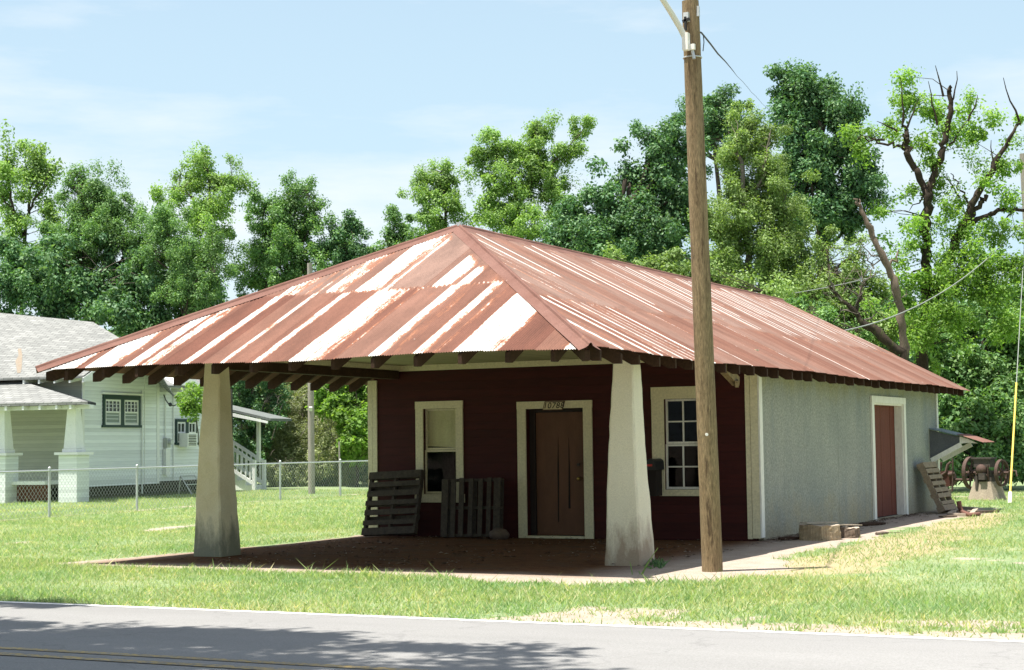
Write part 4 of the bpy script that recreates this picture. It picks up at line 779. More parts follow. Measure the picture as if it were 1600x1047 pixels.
D3 = 50.0; rt = DP(1600.5, 240, D3); k3 = DP(1606, 345, D3); rb = rt+(k3-rt)*(rt[2]/(rt[2]-k3[2]))
o = empty('utility_pole', rb, 'grey leaning utility pole at the right edge behind the store', 'utility pole')
b = PB(); b.tube([rb+(rt-rb)*i/12 for i in range(13)], [.17-.03*i/12 for i in range(13)], 12); b.build('pole', MAT['greypole'], o)
gb = G(1577.5, 787); gt = rt+(rb-rt)*0.14
gw = empty('guy_wire', gb, 'guy wire with a yellow plastic guard at its foot, right of the old engine', 'guy wire')
b = PB(); b.tube([gb, gt], .012, 5); b.build('cable', MAT['palewire'], gw)
dg_ = gt-gb; b = PB(); b.tube([gb+dg_*.03, gb+dg_*.34], .025, 8); b.build('yellow_guard', MAT['yellow'], gw); b = PB(); b.tube([gb, gb+dg_*.028], .045, 8); b.build('guard_foot', MAT['whitetrim'], gw)
wire('drop_cable', 'pale cable sagging from the leaning pole down to the store roof', sag(DP(1603, 343, D3), AY(1318, 517, 12.7), .55, 20), .016, 'palewire')
wire('drop_cable', 'pale cable running from the leaning pole behind the store roof', sag(DP(1603, 347, D3), DP(1180, 466, 47), .35, 20), .013, 'palewire')
for k, (v0, v1) in enumerate(((592, 593), (597, 599), (603, 605))): wire('power_line', ['upper', 'middle', 'lower'][k]+' of the three faint power lines low in the trees at the right edge', sag(DP(1500, v0, 62), DP(1680, v1, 62), .05, 6), .014, 'palewire')
wire('power_line', 'single faint line in front of the trees just above the awning', sag(DP(1466, 632, 58), DP(1680, 628, 58), .1, 6), .012, 'palewire')

# ---------------------------------------------------------------- old engine and machine behind the store
ec = G(1543, 781); EY = ec[1]; S = np.dot(ec-CP, CF)/F
ax = unit((math.cos(math.radians(-16)), math.sin(math.radians(-16)), 0)); ay = np.array([-ax[1], ax[0], 0])
eng = empty('stationary_engine', ec, 'rusty old stationary engine with two spoked flywheels on a concrete block', 'engine')
def L3(a, b_, z): return ec+ax*a+ay*b_+np.array([0, 0, z])
b = PB(); h0, h1 = .34, .235; b.add([L3(-h0-.02,-h0,0),L3(h0,-h0,0),L3(h0,h0,0),L3(-h0,h0,0),L3(-h1,-h1,.45),L3(h1-.02,-h1,.45),L3(h1,h1,.45),L3(-h1,h1,.45)], [(4,5,6,7),(0,1,5,4),(1,2,6,5),(2,3,7,6),(3,0,4,7)]); b.build('concrete_block', MAT['concrete'], eng)
b = PB(); o_ = lambda *q: oriented(b, ec, ax, ay, np.array([0,0,1]), *q)
o_(-.24,.22,-.20,.20,.45,.56); o_(-.20,.18,-.18,.16,.56,.72); o_(-.22,.22,-.24,.02,.80,1.02); o_(-.26,.26,-.27,.05,1.0,1.04); o_(-.05,.12,-.34,-.17,.5,.66); o_(-.16,-.10,-.30,-.2,.25,.6)
b.build('engine_body', MAT['darkiron'], eng)
b = PB(); b.sphere(L3(-.02,-.22,.74), .14, 12, 8); b.tube([L3(-.15,-.25,.62), L3(-.02,-.30,.70), L3(.12,-.25,.60)], .03, 6); b.tube([L3(.14,-.2,.5), L3(.16,-.24,.85)], .025, 6); b.build('cylinder_head', MAT['rustiron'], eng)
b = PB(); b.tube([L3(-.62,0,.66), L3(.58,0,.66)], .035, 8); b.tube([L3(.58,0,.66), L3(.62,-.02,.70), L3(.78,-.02,.71), L3(.80,-.02,.58)], .022, 6); b.build('crankshaft', MAT['rustiron'], eng)
def flywheel(a, r, w):
    fw = empty('flywheel', (0, 0, 0)); fw.parent = eng; c = L3(a, 0, .66); fw.location = Vector(c)-Vector(ec); b = PB(); N = 40; vs = []
    for i in range(N):
        t = 2*math.pi*i/N
        for rr, dd in ((r, -w/2), (r, w/2), (r-.045, w/2), (r-.045, -w/2)): vs.append(c+ax*dd+(ay*math.cos(t)+np.array([0,0,1])*math.sin(t))*rr)
    b.add(vs, [(i*4+k, ((i+1) % N)*4+k, ((i+1) % N)*4+(k+1) % 4, i*4+(k+1) % 4) for i in range(N) for k in range(4)]); b.build('rim', MAT['rustiron'], fw)
    b = PB(); b.tube([c-ax*.06, c+ax*.06], .065, 10); b.build('hub', MAT['rustiron'], fw)
    for k in range(6): t = k*math.pi/3+.3; e = ay*math.cos(t)+np.array([0,0,1])*math.sin(t); b = PB(); b.tube([c+e*.05, c+e*(r-.03)], [.028, .022], 6); b.build('spoke', MAT['rustiron'], fw)
flywheel(-.42, .40, .09); flywheel(.40, .33, .08)
mt_ = empty('rusty_machine', G(1478, 776), 'dark red rusty tank machine with a drive shaft, half hidden behind the far store corner', 'machine')
MY = EY+.3
b = PB(); b.prism([AY(1452, 738, MY), AY(1480, 736, MY), AY(1487, 742, MY), AY(1489, 752, MY), AY(1484, 760, MY), AY(1452, 762, MY)], (0, .5, 0)); b.build('tank', MAT['darkrust'], mt_)
b = PB(); b.tube([AY(1484, 749.5, MY+.1), AY(1519, 750, EY-.0)], .035, 8); b.build('drive_shaft', MAT['rustiron'], mt_)
b = PB(); b.tube([AY(1488.5, 716, MY-.05), AY(1489, 740, MY-.05), AY(1488, 768, MY-.05)], .022, 6); b.tube([AY(1472, 742, MY), AY(1478, 738, MY), AY(1481, 726, MY), AY(1486, 722, MY)], .035, 6); b.tube([AY(1466, 742, MY+.1), AY(1470, 722, MY+.1)], .05, 6); b.tube([AY(1482, 742, MY-.02), AY(1492, 740, MY-.02)], .06, 6); b.build('control_rod', MAT['rustiron'], mt_)
q = G(1475, 777); b = PB(); b.box(q[0]-.22, q[0]+.16, q[1]-.12, q[1]+.15, 0, .20); tag(b.build('wood_block', MAT['snag']), 'short brown wood block in the grass behind the far store corner', 'block')

# ---------------------------------------------------------------- the white house
HX, HY, HRZ = -19.65, 15.4, math.radians(6.6)
hn = np.array([math.cos(HRZ), math.sin(HRZ), 0]); hh = np.array([-math.sin(HRZ), math.cos(HRZ), 0]); H0 = np.array([HX, HY, 0])
house = empty('white_house', H0, 'old white clapboard house with grey shingle roof and front porch behind the fence', 'house', None, HRZ)
def HW(u, v, x=0.0):           # pixel -> local point on the house's right wall plane (offset x outwards)
    p = on(u, v, H0+hn*x, hn)-H0; return np.array([p@hn, p@hh, p[2]])
def HF(u, v, y):               # pixel -> local point on a front-facing plane at local depth y
    p = on(u, v, H0+hh*y, hh)-H0; return np.array([p@hn, p@hh, p[2]])
def hb(name, m, mt, parent=None): return m.build(name, mt, parent or house)
LY1 = HW(248, 600)[1]; LYc = HW(225, 600)[1]
b = MB()
def clap(b, y0, y1, x, z0, z1, step=.115):
    z = z0
    while z < z1-1e-3:
        zt = min(z+step, z1); b.add([(x+.014, y0, z), (x+.014, y1, z), (x, y1, zt), (x, y0, zt)], [(0,1,2,3)]); b.add([(x, y0, z), (x, y1, z), (x+.014, y1, z), (x+.014, y0, z)], [(0,1,2,3)]); z = zt
def clapf(b, x0, x1, y, z0, z1, step=.115):
    z = z0
    while z < z1-1e-3:
        zt = min(z+step, z1); b.add([(x0, y-.014, z), (x1, y-.014, z), (x1, y, zt), (x0, y, zt)], [(0,1,2,3)]); z = zt
clap(b, 0, LY1, 0, .40, 4.0); hb('side_wall', b, MAT['housewhite'])
b = MB(); clap(b, LY1, 9.2, -.22, .46, 3.62); hb('wing_wall', b, MAT['housewhite'])
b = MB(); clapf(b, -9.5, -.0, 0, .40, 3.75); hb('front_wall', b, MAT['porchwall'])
b = MB(); b.box(-9.5, -.02, 9.2, 9.25, .1, 3.62); b.box(-9.5, -.1, .02, 9.2, .1, .39); hb('skirting', b, MAT['skirt'])
for yy, w in ((.0, .12), (LYc, .03), (LY1-.14, .14)):
    b = MB(); b.box(.002, .03, yy, yy+w, .40, 3.9); hb('corner_board', b, MAT['housetrim'])
b = MB(); b.box(-.218, -.19, LY1+.02, LY1+.16, .46, 3.6); hb('corner_board', b, MAT['housetrim'])
# double window with dark green frame and barred panes
a, c = HW(159.5, 616.5), HW(217.5, 666); wy0, wy1, wz0, wz1 = a[1], c[1], c[2], a[2]
def hwindow(y0, y1, z0, z1, x, label, bars, fr=.11):
    w = empty('window', (x, (y0+y1)/2, z0), label); w.parent = house; m = MB(); o = Vector((x, (y0+y1)/2, z0)); ym = (y0+y1)/2+.02; zm = z0+(z1-z0)*.42
    def bb(q, A, Bq, Cq, D, e0, e1): q.box(A-o.x, Bq-o.x, Cq-o.y, D-o.y, e0-o.z, e1-o.z)
    bb(m, x+.002, x+.06, y0, y0+fr, z0, z1); bb(m, x+.002, x+.06, y1-fr, y1, z0, z1); bb(m, x+.002, x+.065, y0+fr, y1-fr, z1-fr*1.3, z1); bb(m, x+.002, x+.07, y0-.05, y1+.05, z0-.05, z0+.03); bb(m, x+.002, x+.055, ym-.10, ym+.10, z0+.03, z1-fr*1.3); m.build('window_frame', MAT['greenframe'], w)
    for k, (p0, p1) in enumerate(((y0+fr, ym-.10), (ym+.10, y1-fr))):
        m = MB(); st = .055
        bb(m, x+.004, x+.045, p0, p0+st, z0+.03, z1-fr*1.3); bb(m, x+.004, x+.045, p1-st, p1, z0+.03, z1-fr*1.3); bb(m, x+.004, x+.045, p0+st, p1-st, z0+.03, z0+.03+st); bb(m, x+.004, x+.045, p0+st, p1-st, z1-fr*1.3-st, z1-fr*1.3); bb(m, x+.004, x+.05, p0+st, p1-st, zm, zm+.05)
        for j in range(1, bars+1): yc = p0+(p1-p0)*j/(bars+1); bb(m, x+.008, x+.04, yc-.016, yc+.016, zm+.05, z1-fr*1.3-st)
        s = m.build('sash', MAT['housetrim'], w)
        m = MB(); bb(m, x+.004, x+.012, p0+st, p1-st, zm+.05, z1-fr*1.3-st); m.build('pane', MAT['darkpane'], w)
        m = MB(); bb(m, x+.004, x+.012, p0+st, p1-st, z0+.03+st, zm); m.build('pane', MAT['palepane'], w)
    return w
hwindow(wy0, wy1, wz0, wz1, 0.0, 'paired sash window in a dark green frame', 3)
b = MB(); b.box(.002, .08, wy0-.08, wy1+.08, wz1+.012, wz1+.07); hb('drip_board', b, MAT['housetrim'])
a, c = HW(273.5, 655, -.2), HW(300, 692, -.2); hwindow(a[1], a[1]+1.35, c[2]-.02, a[2], -.2, 'small green framed window above the air conditioner', 1, .07)
acq = HW(279, 677, -.15); t = empty('air_conditioner', (-.1, acq[1], acq[2]-.3)); t.parent = house
b = MB(); b.box(-.02, .30, -.0, .62, -.16, .30); b.build('case', MAT['housetrim'], t); b = MB()
for k in range(7): b.box(.301, .312, .06, .54, -.11+.055*k, -.085+.055*k)
b.build('grille', MAT['darkpane'], t)
a = HW(258, 692, -.2); t = empty('electric_meter', (-.2, a[1], a[2])); t.parent = house
b = MB(); b.box(.005, .14, -.11, .11, -.16, .16); b.build('box', MAT['plasticgrey'], t); b = MB(); b.tube([(.14, .02, .02), (.26, .02, .02)], .085, 12); b.build('dial', MAT['galv'], t); b = MB(); b.box(.005, .12, -.14, .12, -1.05, -.20); b.build('lower_box', MAT['housetrim'], t)
b = MB(); y_ = HW(257, 600, -.2)[1]; b.tube([(-.17, y_, 1.7), (-.17, y_, 3.3)], .02, 6); y2 = HW(270, 600, -.2)[1]; b.tube([(-.17, y2, .5), (-.17, y2, 3.5)], .022, 6); hb('conduit', b, MAT['housetrim'])
b = MB(); q = [HW(256, 617, .0), HW(259, 625, .15), HW(264, 632, .2), HW(272, 634, .2), HW(281, 630, .25), HW(286, 618, .3)]; b.tube(q, .02, 5); b.sphere(HW(266, 632, .18), .07, 6, 4); b.sphere(HW(275, 620, -.1), .07, 6, 4); hb('service_drop', b, MAT['wire'])
b = MB(); a = HW(222, 735, .05); b.tube([(.05, a[1], .1), (.05, a[1], 3.4)], .025, 6); hb('vent_pipe', b, MAT['housetrim'])
# leaning metal frame by the wall
a = HW(279, 745, .25); t = empty('metal_stand', H0+hn*.3+hh*(a[1]+.2), 'grey tubular metal stand leaning against the white house below the air conditioner', 'stand', None, HRZ); b = MB()
b.tube([(.35, 0, 0), (-.1, .0, .62), (-.1, .9, .62), (.35, .9, 0)], .022, 6); b.tube([(.12, 0, .33), (.12, .9, .33)], .018, 6); b.tube([(-.2, .05, 0), (-.1, .0, .62)], .02, 6); b.build('frame', MAT['galv'], t)
# main roof (front slope seen), rafter brackets, rake board
RS = .46; ey, ez = -.62, 3.74
pn = np.array([0, -RS, 1.0])
def HR(u, v):
    n = hh*(-RS)+np.array([0, 0, 1.0]); p = on(u, v, H0+hh*ey+np.array([0, 0, ez]), n)-H0; return np.array([p@hn, p@hh, p[2]])
E0 = np.array([-10.0, ey, ez]); E1 = np.array([HR(123.5, 592)[0], ey, ez]); R0 = HR(-60, 483); R1 = HR(145, 503); K = HR(232, 555); C1 = E1+np.array([0, (K[1]-ey)*.86, (K[1]-ey)*.86*RS])
b = MB(); b.prism([E0, E1, C1, K, R1, R0], (0, 0, -.07)); b.prism([R0, R1, R1+np.array([0, 4.5, -2.0]), R0+np.array([0, 4.5, -2.4])], (0, 0, -.06)); b.prism([R1, K, K+np.array([0, 1.5, -1.2]), R1+np.array([0, 4.5, -2.0])], (0, 0, -.06)); mr = hb('roof', b, MAT['shingle'])
a = HR(30, 570); b = MB(); pp = [HR(u, v) for u, v in ((28,545),(33,545),(35,556),(34,575),(32,583),(27,583),(25,570),(24,565),(29,556))]; b.prism([p+np.array([0, -RS*.004, .010]) for p in pp], (0, 0, -.006)); b.build('rust_stain', M_weather('rust_streak', (0.235, 0.175, 0.115), (0.25, 0.225, 0.185), None, 14), mr)
b = MB(); b.beam(E1+np.array([-.0, 0, -.13]), C1+np.array([0, 0, -.13]), .035, .14); hb('rake_board', b, MAT['housetrim'])
for u in (33, 56, 79, 102, 122):
    x = HR(u, 592)[0]; b = MB(); b.prism([(x-.03, ey+.02, ez-.08), (x-.03, ey+.02, ez-.20), (x-.03, -.02, ez-.10), (x-.03, -.02, ez+.18)], (.06, 0, 0)); hb('rafter', b, MAT['housetrim'])
# wing roof bits and rear gable
b = MB(); a = HW(250, 601, .35); b.prism([(.3, LY1+.1, 3.60), (.3, 8.5, 3.62), (-2.2, 8.5, 4.6), (-2.2, LY1+.1, 4.6)], (0, 0, -.07)); hb('wing_roof', b, MAT['shingle'])
b = MB(); a = HW(281, 588, 0); b.prism([(.32, a[1]-.7, 3.62), (.32, a[1]+.9, 3.62), (.2, a[1]+.1, 4.15)], (-1.5, 0, .0)); hb('dormer', b, MAT['housetrim'])
for k in range(3): b = MB(); y_ = LY1+.3+k*.75; b.box(-.2, .26, y_-.03, y_+.03, 3.40, 3.53); hb('rafter', b, MAT['housetrim'])
# front porch: roof, piers, tapered posts
py = -2.05; pe = -2.55; pz = 2.90
px1 = HF(137, 630, pe)[0]; pxt = HF(24, 590, -.05)[0]
A0, A1, T0, T1 = np.array([-9.8, pe, pz]), np.array([px1, pe, pz]), np.array([-9.8, -.02, 3.72]), np.array([pxt, -.02, 3.72]); Bk = HF(150, 629.5, -.02)
b = MB(); b.prism([A0, A1, T1, T0], (0, 0, -.08)); hb('porch_roof', b, MAT['shingle'])
b = MB(); b.prism([A1+np.array([.01, 0, 0]), Bk, T1+np.array([0, 0, .004])], (0, 0, -.075)); hb('porch_roof_hip', b, MAT['darkshingle'])
b = MB(); b.box(-9.8, px1-.1, pe+.25, pe+.45, pz-.20, pz-.085); hb('porch_beam', b, MAT['housetrim'])
b = MB(); b.prism([(-9.8, pe+.46, pz-.10), (px1-.46, pe+.46, pz-.10), (Bk[0]-.25, -.02, pz-.10), (-9.8, -.02, pz-.10)], (0, 0, .025)); hb('porch_ceiling', b, MAT['housetrim'])
for u in (8, 35, 61, 87, 109):
    x = HF(u, 635, pe)[0]; b = MB(); b.box(x-.035, x+.035, pe+.02, pe+.26, pz-.20, pz-.085); hb('rafter', b, MAT['housetrim'])
b = MB(); b.box(-9.8, .02, py+.2, -.02, .52, .62); hb('porch_floor', b, MAT['housetrim'])
b = MB(); b.box(-9.8, .02, py+.45, py+.50, .05, .51); hb('porch_skirting', b, MAT['brickred'])
def pier(uL, uR, py):
    x0, x1 = HF(uL, 706, py)[0], HF(uR, 706, py)[0]; s = .62; x1 = x0+s; pr = empty('porch_pier', (x0+s/2, py+s/2, 0)); pr.parent = house
    b = MB(); b.box(-s/2, s/2, -s/2, s/2, -.05, 1.38); b.build('pier_base', MAT['pierwhite'], pr); b = MB(); b.box(-s/2-.09, s/2+.09, -s/2-.09, s/2+.09, 1.385, 1.46); b.build('pier_cap', MAT['housetrim'], pr)
    b = MB(); h0, h1 = .21, .135; b.box(-.24, .24, -.24, .24, 1.465, 1.56); b.add([(-h0,-h0,1.565),(h0,-h0,1.565),(h0,h0,1.565),(-h0,h0,1.565),(-h1,-h1,2.72),(h1,-h1,2.72),(h1,h1,2.72),(-h1,h1,2.72)], [(0,1,5,4),(1,2,6,5),(2,3,7,6),(3,0,4,7),(4,5,6,7)]); b.build('porch_post', MAT['housetrim'], pr)
pier(91.5, 127, py-.1); pier(-19, 12, py-.1)
a = HF(2, 660, -.03); b = MB(); b.box(a[0]-1.0, a[0]+.0, -.03, -.018, .62, 2.65); hb('front_doorway', b, MAT['darkpane'])
# back porch and its white stairs
sy0, sy1 = None, None
g0, g1 = G(389, 766)-H0, G(421, 765)-H0; nx0, ny0, nx1, ny1 = g0@hn, g0@hh, g1@hn, g1@hh
bx = (nx0+nx1)/2; BP = empty('back_porch', (bx-1.8, ny0, 0)); BP.parent = house
def bpb(name, b, mt=MAT['housetrim'], par=None):
    o = b.build(name, mt, par or BP); o.data.transform(Matrix.Translation((-(bx-1.8), -ny0, 0))); return o
Lx = 1.75; rise = 1.02
for yy in (ny0, ny1):
    b = MB(); b.box(bx-.06, bx+.06, yy-.06, yy+.06, 0, 1.08); bpb('newel_post', b); b = MB(); b.box(bx-Lx-.06, bx-Lx+.06, yy-.06, yy+.06, 0, rise+1.08); bpb('newel_post', b)
    b = MB(); b.beam((bx-Lx, yy, rise+1.0), (bx, yy, 1.0), .07, .11); bpb('handrail', b); b = MB(); b.beam((bx-Lx, yy, rise+.22), (bx, yy, .22), .05, .12); bpb('bottom_rail', b)
    for k in range(9):
        x = bx-Lx+Lx*(k+.7)/9.6; z = rise*(bx-x)/Lx; b = MB(); b.box(x-.022, x+.022, yy-.022, yy+.022, z+.2, z+1.0); bpb('baluster', b)
for k in range(5): b = MB(); b.box(bx-.05-.35*(k+1), bx-.05-.35*k, ny0+.07, ny1-.07, 0, .18*(k+1)); bpb('step', b)
b = MB(); b.box(bx-Lx-1.9, bx-Lx-.07, ny0-.3, ny1+.3, .90, 1.02); bpb('deck', b)
pq = HF(404, 655, ny1-.1); b = MB(); b.box(pq[0]-.06, pq[0]+.06, ny1-.16, ny1-.04, 1.0, 2.62); bpb('porch_post', b)
pe_ = HF(437, 654, ny0+.3); b = MB(); b.prism([(pe_[0], ny0-.4, pe_[2]), (pe_[0], ny1+.5, pe_[2]), (pe_[0]-3.2, ny1+.5, pe_[2]+.72), (pe_[0]-3.2, ny0-.4, pe_[2]+.72)], (0, 0, -.09)); bpb('shed_roof', b, MAT['shedgrey'])
b = MB(); b.prism([(pe_[0]-.1, ny0-.42, pe_[2]-.10), (pe_[0]-3.1, ny0-.42, pe_[2]+.56), (pe_[0]-3.1, ny0-.42, pe_[2]+.40), (pe_[0]-.1, ny0-.42, pe_[2]-.18)], (0, .03, 0)); bpb('eave_board', b)

# ---------------------------------------------------------------- chain link fence
FP = np.array([G(u, v)[:2] for u, v in ((77, 808.5), (214, 798), (438, 781.5), (532, 775.5))])
d0 = unit(np.append(FP[1]-FP[0], 0))[:2]; fpts = [FP[0]-d0*8.0, FP[0]-d0*4.1, FP[0], FP[1], (FP[1]+FP[2])/2, FP[2], FP[3], FP[3]+unit(np.append(FP[3]-FP[2], 0))[:2]*3.6, FP[3]+unit(np.append(FP[3]-FP[2], 0))[:2]*7.4]
fe = empty('chain_link_fence', (FP[0][0], FP[0][1], 0), 'low grey chain link fence running along the lawn beside the white house', 'fence')
for p in fpts: b = PB(); b.tube([(p[0], p[1], -.02), (p[0], p[1], 1.10)], .03, 8); b.sphere((p[0], p[1], 1.11), .036, 8, 5); b.build('fence_post', MAT['galv'], fe)
b = PB(); b.tube([(p[0], p[1], 1.055) for p in fpts], .021, 8); b.build('top_rail', MAT['galv'], fe)
m = PB()
for a, c in zip(fpts[:-1], fpts[1:]):
    ln = float(np.hypot(*(c-a))); d = (c-a)/ln; n_ = np.array([-d[1], d[0]])*.003; H = 1.06; k = -H
    while k < ln:
        for sg in (1, -1):
            s0, s1 = (k, k+H) if sg > 0 else (k+H, k); z0, z1 = 0.02, 0.02+H
            # clip to the bay
            def clip(sA, zA, sB, zB):
                if sA == sB: return None
                t0, t1 = (0-sA)/(sB-sA), (ln-sA)/(sB-sA); t0, t1 = max(0, min(t0, t1)), min(1, max(t0, t1))
                if t0 >= t1: return None
                return (sA+(sB-sA)*t0, zA+(zB-zA)*t0, sA+(sB-sA)*t1, zA+(zB-zA)*t1)
            q = clip(s0, z0, s1, z1)
            if q:
                A_ = np.append(a+d*q[0]+n_*sg, q[1]); B_ = np.append(a+d*q[2]+n_*sg, q[3]); w = np.append(d, 0)*.0055; 
                nn = np.append(n_, 0)*1.0
                m.add([A_-w, A_+w, B_+w, B_-w, A_+nn, B_+nn], [(0,1,2,3), (0,4,5,3), (4,1,2,5)])
        k += .135
for a, c in zip(fpts[:-1], fpts[1:]):       # twisted wire tips above the rail
    ln = float(np.hypot(*(c-a))); d = (c-a)/ln
    for s_ in np.arange(0, ln, .06): p = a+d*s_; m.add([(p[0]-d[0]*.006, p[1]-d[1]*.006, 1.075), (p[0]+d[0]*.006, p[1]+d[1]*.006, 1.075), (p[0]+d[0]*.03, p[1]+d[1]*.03, 1.115)], [(0,1,2)])
m.build('wire_mesh', MAT['galv'], fe)

# ---------------------------------------------------------------- trees
def leaf_mesh(name, clumps, n_per, size, droop=0.25, aspect=0.55, seed=1, flat=0.5):
    """clumps: array (N,5) x,y,z,radius,weight -> diamonds scattered through every clump, facing outward and up"""
    r = np.random.default_rng(seed); C = np.repeat(clumps, np.maximum(1, (3.4*n_per*clumps[:, 4]).astype(int)), 0); n = len(C)
    d = r.normal(size=(n, 3)); d /= np.linalg.norm(d, axis=1)[:, None]; rad = C[:, 3]*np.power(r.uniform(0.01, 1, n), .42)*r.uniform(.72, 1.2, n)
    sq = np.repeat(r.uniform(.55, 1.0, (len(clumps), 3)), np.maximum(1, (3.4*n_per*clumps[:, 4]).astype(int)), 0); off = d*rad[:, None]*sq
    P = C[:, :3]+off
    N = d*0.55+np.array([0, 0, flat])+r.normal(size=(n, 3))*0.55; N /= np.linalg.norm(N, axis=1)[:, None]
    A = d+r.normal(size=(n, 3))*0.7-np.array([0, 0, droop]); A -= N*np.sum(A*N, 1)[:, None]; A /= np.linalg.norm(A, axis=1)[:, None]+1e-9
    B = np.cross(N, A); s = 0.78*size*(r.uniform(0.55, 1.4, n)*np.repeat(r.uniform(.75, 1.25, len(clumps)), np.maximum(1, (3.4*n_per*clumps[:, 4]).astype(int))))[:, None]
    V = np.stack([P-A*s*0.5, P+B*s*aspect*0.5+A*s*0.05, P+A*s*0.5-N*s*0.12, P-B*s*aspect*0.5+A*s*0.05], 1).reshape(-1, 3)
    return np_mesh(name, V, np.arange(4*n).reshape(-1, 4))
def tree(name, label, D, blobs, mat, size=0.15, dens=1.0, rc=(0.35, 0.7), nper=70, trunk=None, bark='bark', trunk_r=0.22, seed=1, droop=0.25, depth=0.8, aspect=0.55, base=None, fill=0.75, cat='tree', group=None, limbs=True, zmin=0.3, extra=None, gaps=0.0, infill=True, slope=.25):
    """blobs: (u, v, ru, rv[, density]) crown lobes outlined in the photograph, placed at depth D with their own depth"""
    r = np.random.default_rng(seed); k = D/F; cl = []; cen = []
    vmax = max(b_[1]+.5*b_[3] for b_ in blobs); extra_b = []; vmid = np.mean([b_[1] for b_ in blobs])
    for b_ in blobs:                      # fill the crown downwards so that lobes hang together
        for q in range(2):
            u_, v_ = b_[0]+r.uniform(-.6, .6)*b_[2], b_[1]+b_[3]*r.uniform(.7, 1.5)
            if v_ < vmax: extra_b.append((u_, v_, b_[2]*.8, b_[3]*.8, .55*(b_[4] if len(b_) > 4 else 1)))
    if infill: blobs = list(blobs)+extra_b
    for bl in blobs:
        u, v, ru, rv = bl[:4]; dn = bl[4] if len(bl) > 4 else 1.0
        R = np.array([ru*k, min(max(ru, rv)*k*depth, 5.0), rv*k]); c = DP(u, v, D+r.uniform(-.5, .5)*R[1]-slope*(v-vmid)*k); cen.append((c, R))
        m = max(3, int(dens*dn*3.5*R[0]*R[2]/(0.5*(rc[0]+rc[1]))**2))
        dd = r.normal(size=(m, 3)); dd /= np.linalg.norm(dd, axis=1)[:, None]; q = np.minimum(np.abs(r.normal(0, .62, m))+.16, 1.3)*(.72+.7*fbm(dd[:, 0]*2.2+seed, dd[:, 2]*2.2+dd[:, 1]*1.7+len(cl)*3.1, seed, 2))
        p = c+(CR[None]*(dd[:, 0]*R[0])[:, None]+np.array([CF[0], CF[1], 0])[None]*(dd[:, 1]*R[1])[:, None]+np.array([0, 0, 1.0])[None]*(dd[:, 2]*R[2])[:, None])*q[:, None]
        if gaps: keep = fbm(p[:, 0]*.9+p[:, 1]*.5, p[:, 2]*.9+p[:, 1]*.3, seed) > gaps; p = p[keep]
        if len(p) == 0: continue
        cl.append(np.concatenate([p, r.uniform(rc[0], rc[1], len(p))[:, None], r.uniform(.6, 1.4, len(p))[:, None]], 1))
    cl = np.concatenate(cl); cl = cl[cl[:, 2] > zmin]
    c0 = np.mean([c for c, _ in cen], 0); lowest = min(c[2]-R[2] for c, R in cen)
    if base is None: base = np.array([c0[0], c0[1], 0.0])
    t = empty(name, base, label, cat, group)
    o = link('crown', leaf_mesh('crown', cl, nper, size, droop, aspect, seed), MAT[mat]); relink(o, t)
    b = MB(); TPTS = []
    if trunk:
        for ti, (pts, rads) in enumerate(trunk):
            P = [DP(u, v, D+dd) for u, v, dd in pts]
            if ti == 0 and P[0][2] > .1: P.insert(0, np.array([P[0][0]+.1, P[0][1], -.1])); rads = [rads[0]*1.25]+list(rads)
            Q = [P[0]]; RR = [rads[0]]
            for i in range(len(P)-1):
                for f in np.linspace(0, 1, 6)[1:]: Q.append(P[i]+(P[i+1]-P[i])*f+r.normal(size=3)*.035); RR.append((rads[i]+(rads[i+1]-rads[i])*f)*r.uniform(.9, 1.1)*(.8 if D > 58 else 1))
            b.tube(Q, RR, 9); TPTS += Q
    else:
        top = np.array([c0[0], c0[1], c0[2]+0.5*(c0[2]-lowest)]); N = 9; pts = [base+(top-base)*i/N+np.append(r.normal(size=2)*min(.10, trunk_r*.5)*(i > 0), 0) for i in range(N+1)]; b.tube(pts, [trunk_r*(1-.75*i/N) for i in range(N+1)], 9)
        if limbs:
            for c, R in cen:
                h = np.clip((c[2]-R[2]*1.2)/max(top[2], .1), .15, .9); s = base+(top-base)*h; mid = (s+c)/2+r.normal(size=3)*.2-np.array([0, 0, .1]); b.tube([s, mid, c], [trunk_r*.30, trunk_r*.20, trunk_r*.09], 6)
                idx = np.argsort(np.linalg.norm(cl[:, :3]-c, axis=1))[:40]
                for j in r.choice(idx, min(9, len(idx)), replace=False): b.tube([c, (c+cl[j, :3])/2+r.normal(size=3)*.08, cl[j, :3]], [trunk_r*.07, trunk_r*.05, .010], 5, False)
    if trunk:
        TP = np.array(TPTS); pick = r.choice(len(cl), min(len(cl), 130), replace=False)
        for j in pick:
            c = cl[j, :3]; dd = np.linalg.norm(TP-c, axis=1)+1.2*np.maximum(0, TP[:, 2]-c[2]); q = TP[np.argmin(dd)]; ln = np.linalg.norm(c-q)
            if ln > 2.4 or ln < .2: continue
            m_ = (q+c)/2+r.normal(size=3)*.06*ln+np.array([0, 0, .06*ln]); b.tube([q, m_, c], [.008+.005*ln, .006+.003*ln, .004], 5, False)
    if extra: extra(b, r)
    o = b.build('trunk', MAT[bark]); relink(o, t); return t
MAT['leaf_mid'] = M_leaf('mid_green_leaves', (0.085, 0.185, 0.065), (0.155, 0.295, 0.100), (0.280, 0.420, 0.165), 0.35)
MAT['leaf_dark'] = M_leaf('dark_glossy_leaves', (0.050, 0.130, 0.058), (0.100, 0.215, 0.090), (0.210, 0.340, 0.150), 0.30)
MAT['leaf_light'] = M_leaf('light_green_leaves', (0.150, 0.265, 0.070), (0.240, 0.390, 0.115), (0.370, 0.510, 0.190), 0.42)
MAT['leaf_olive'] = M_leaf('olive_green_leaves', (0.125, 0.205, 0.062), (0.200, 0.305, 0.095), (0.320, 0.420, 0.150), 0.35)
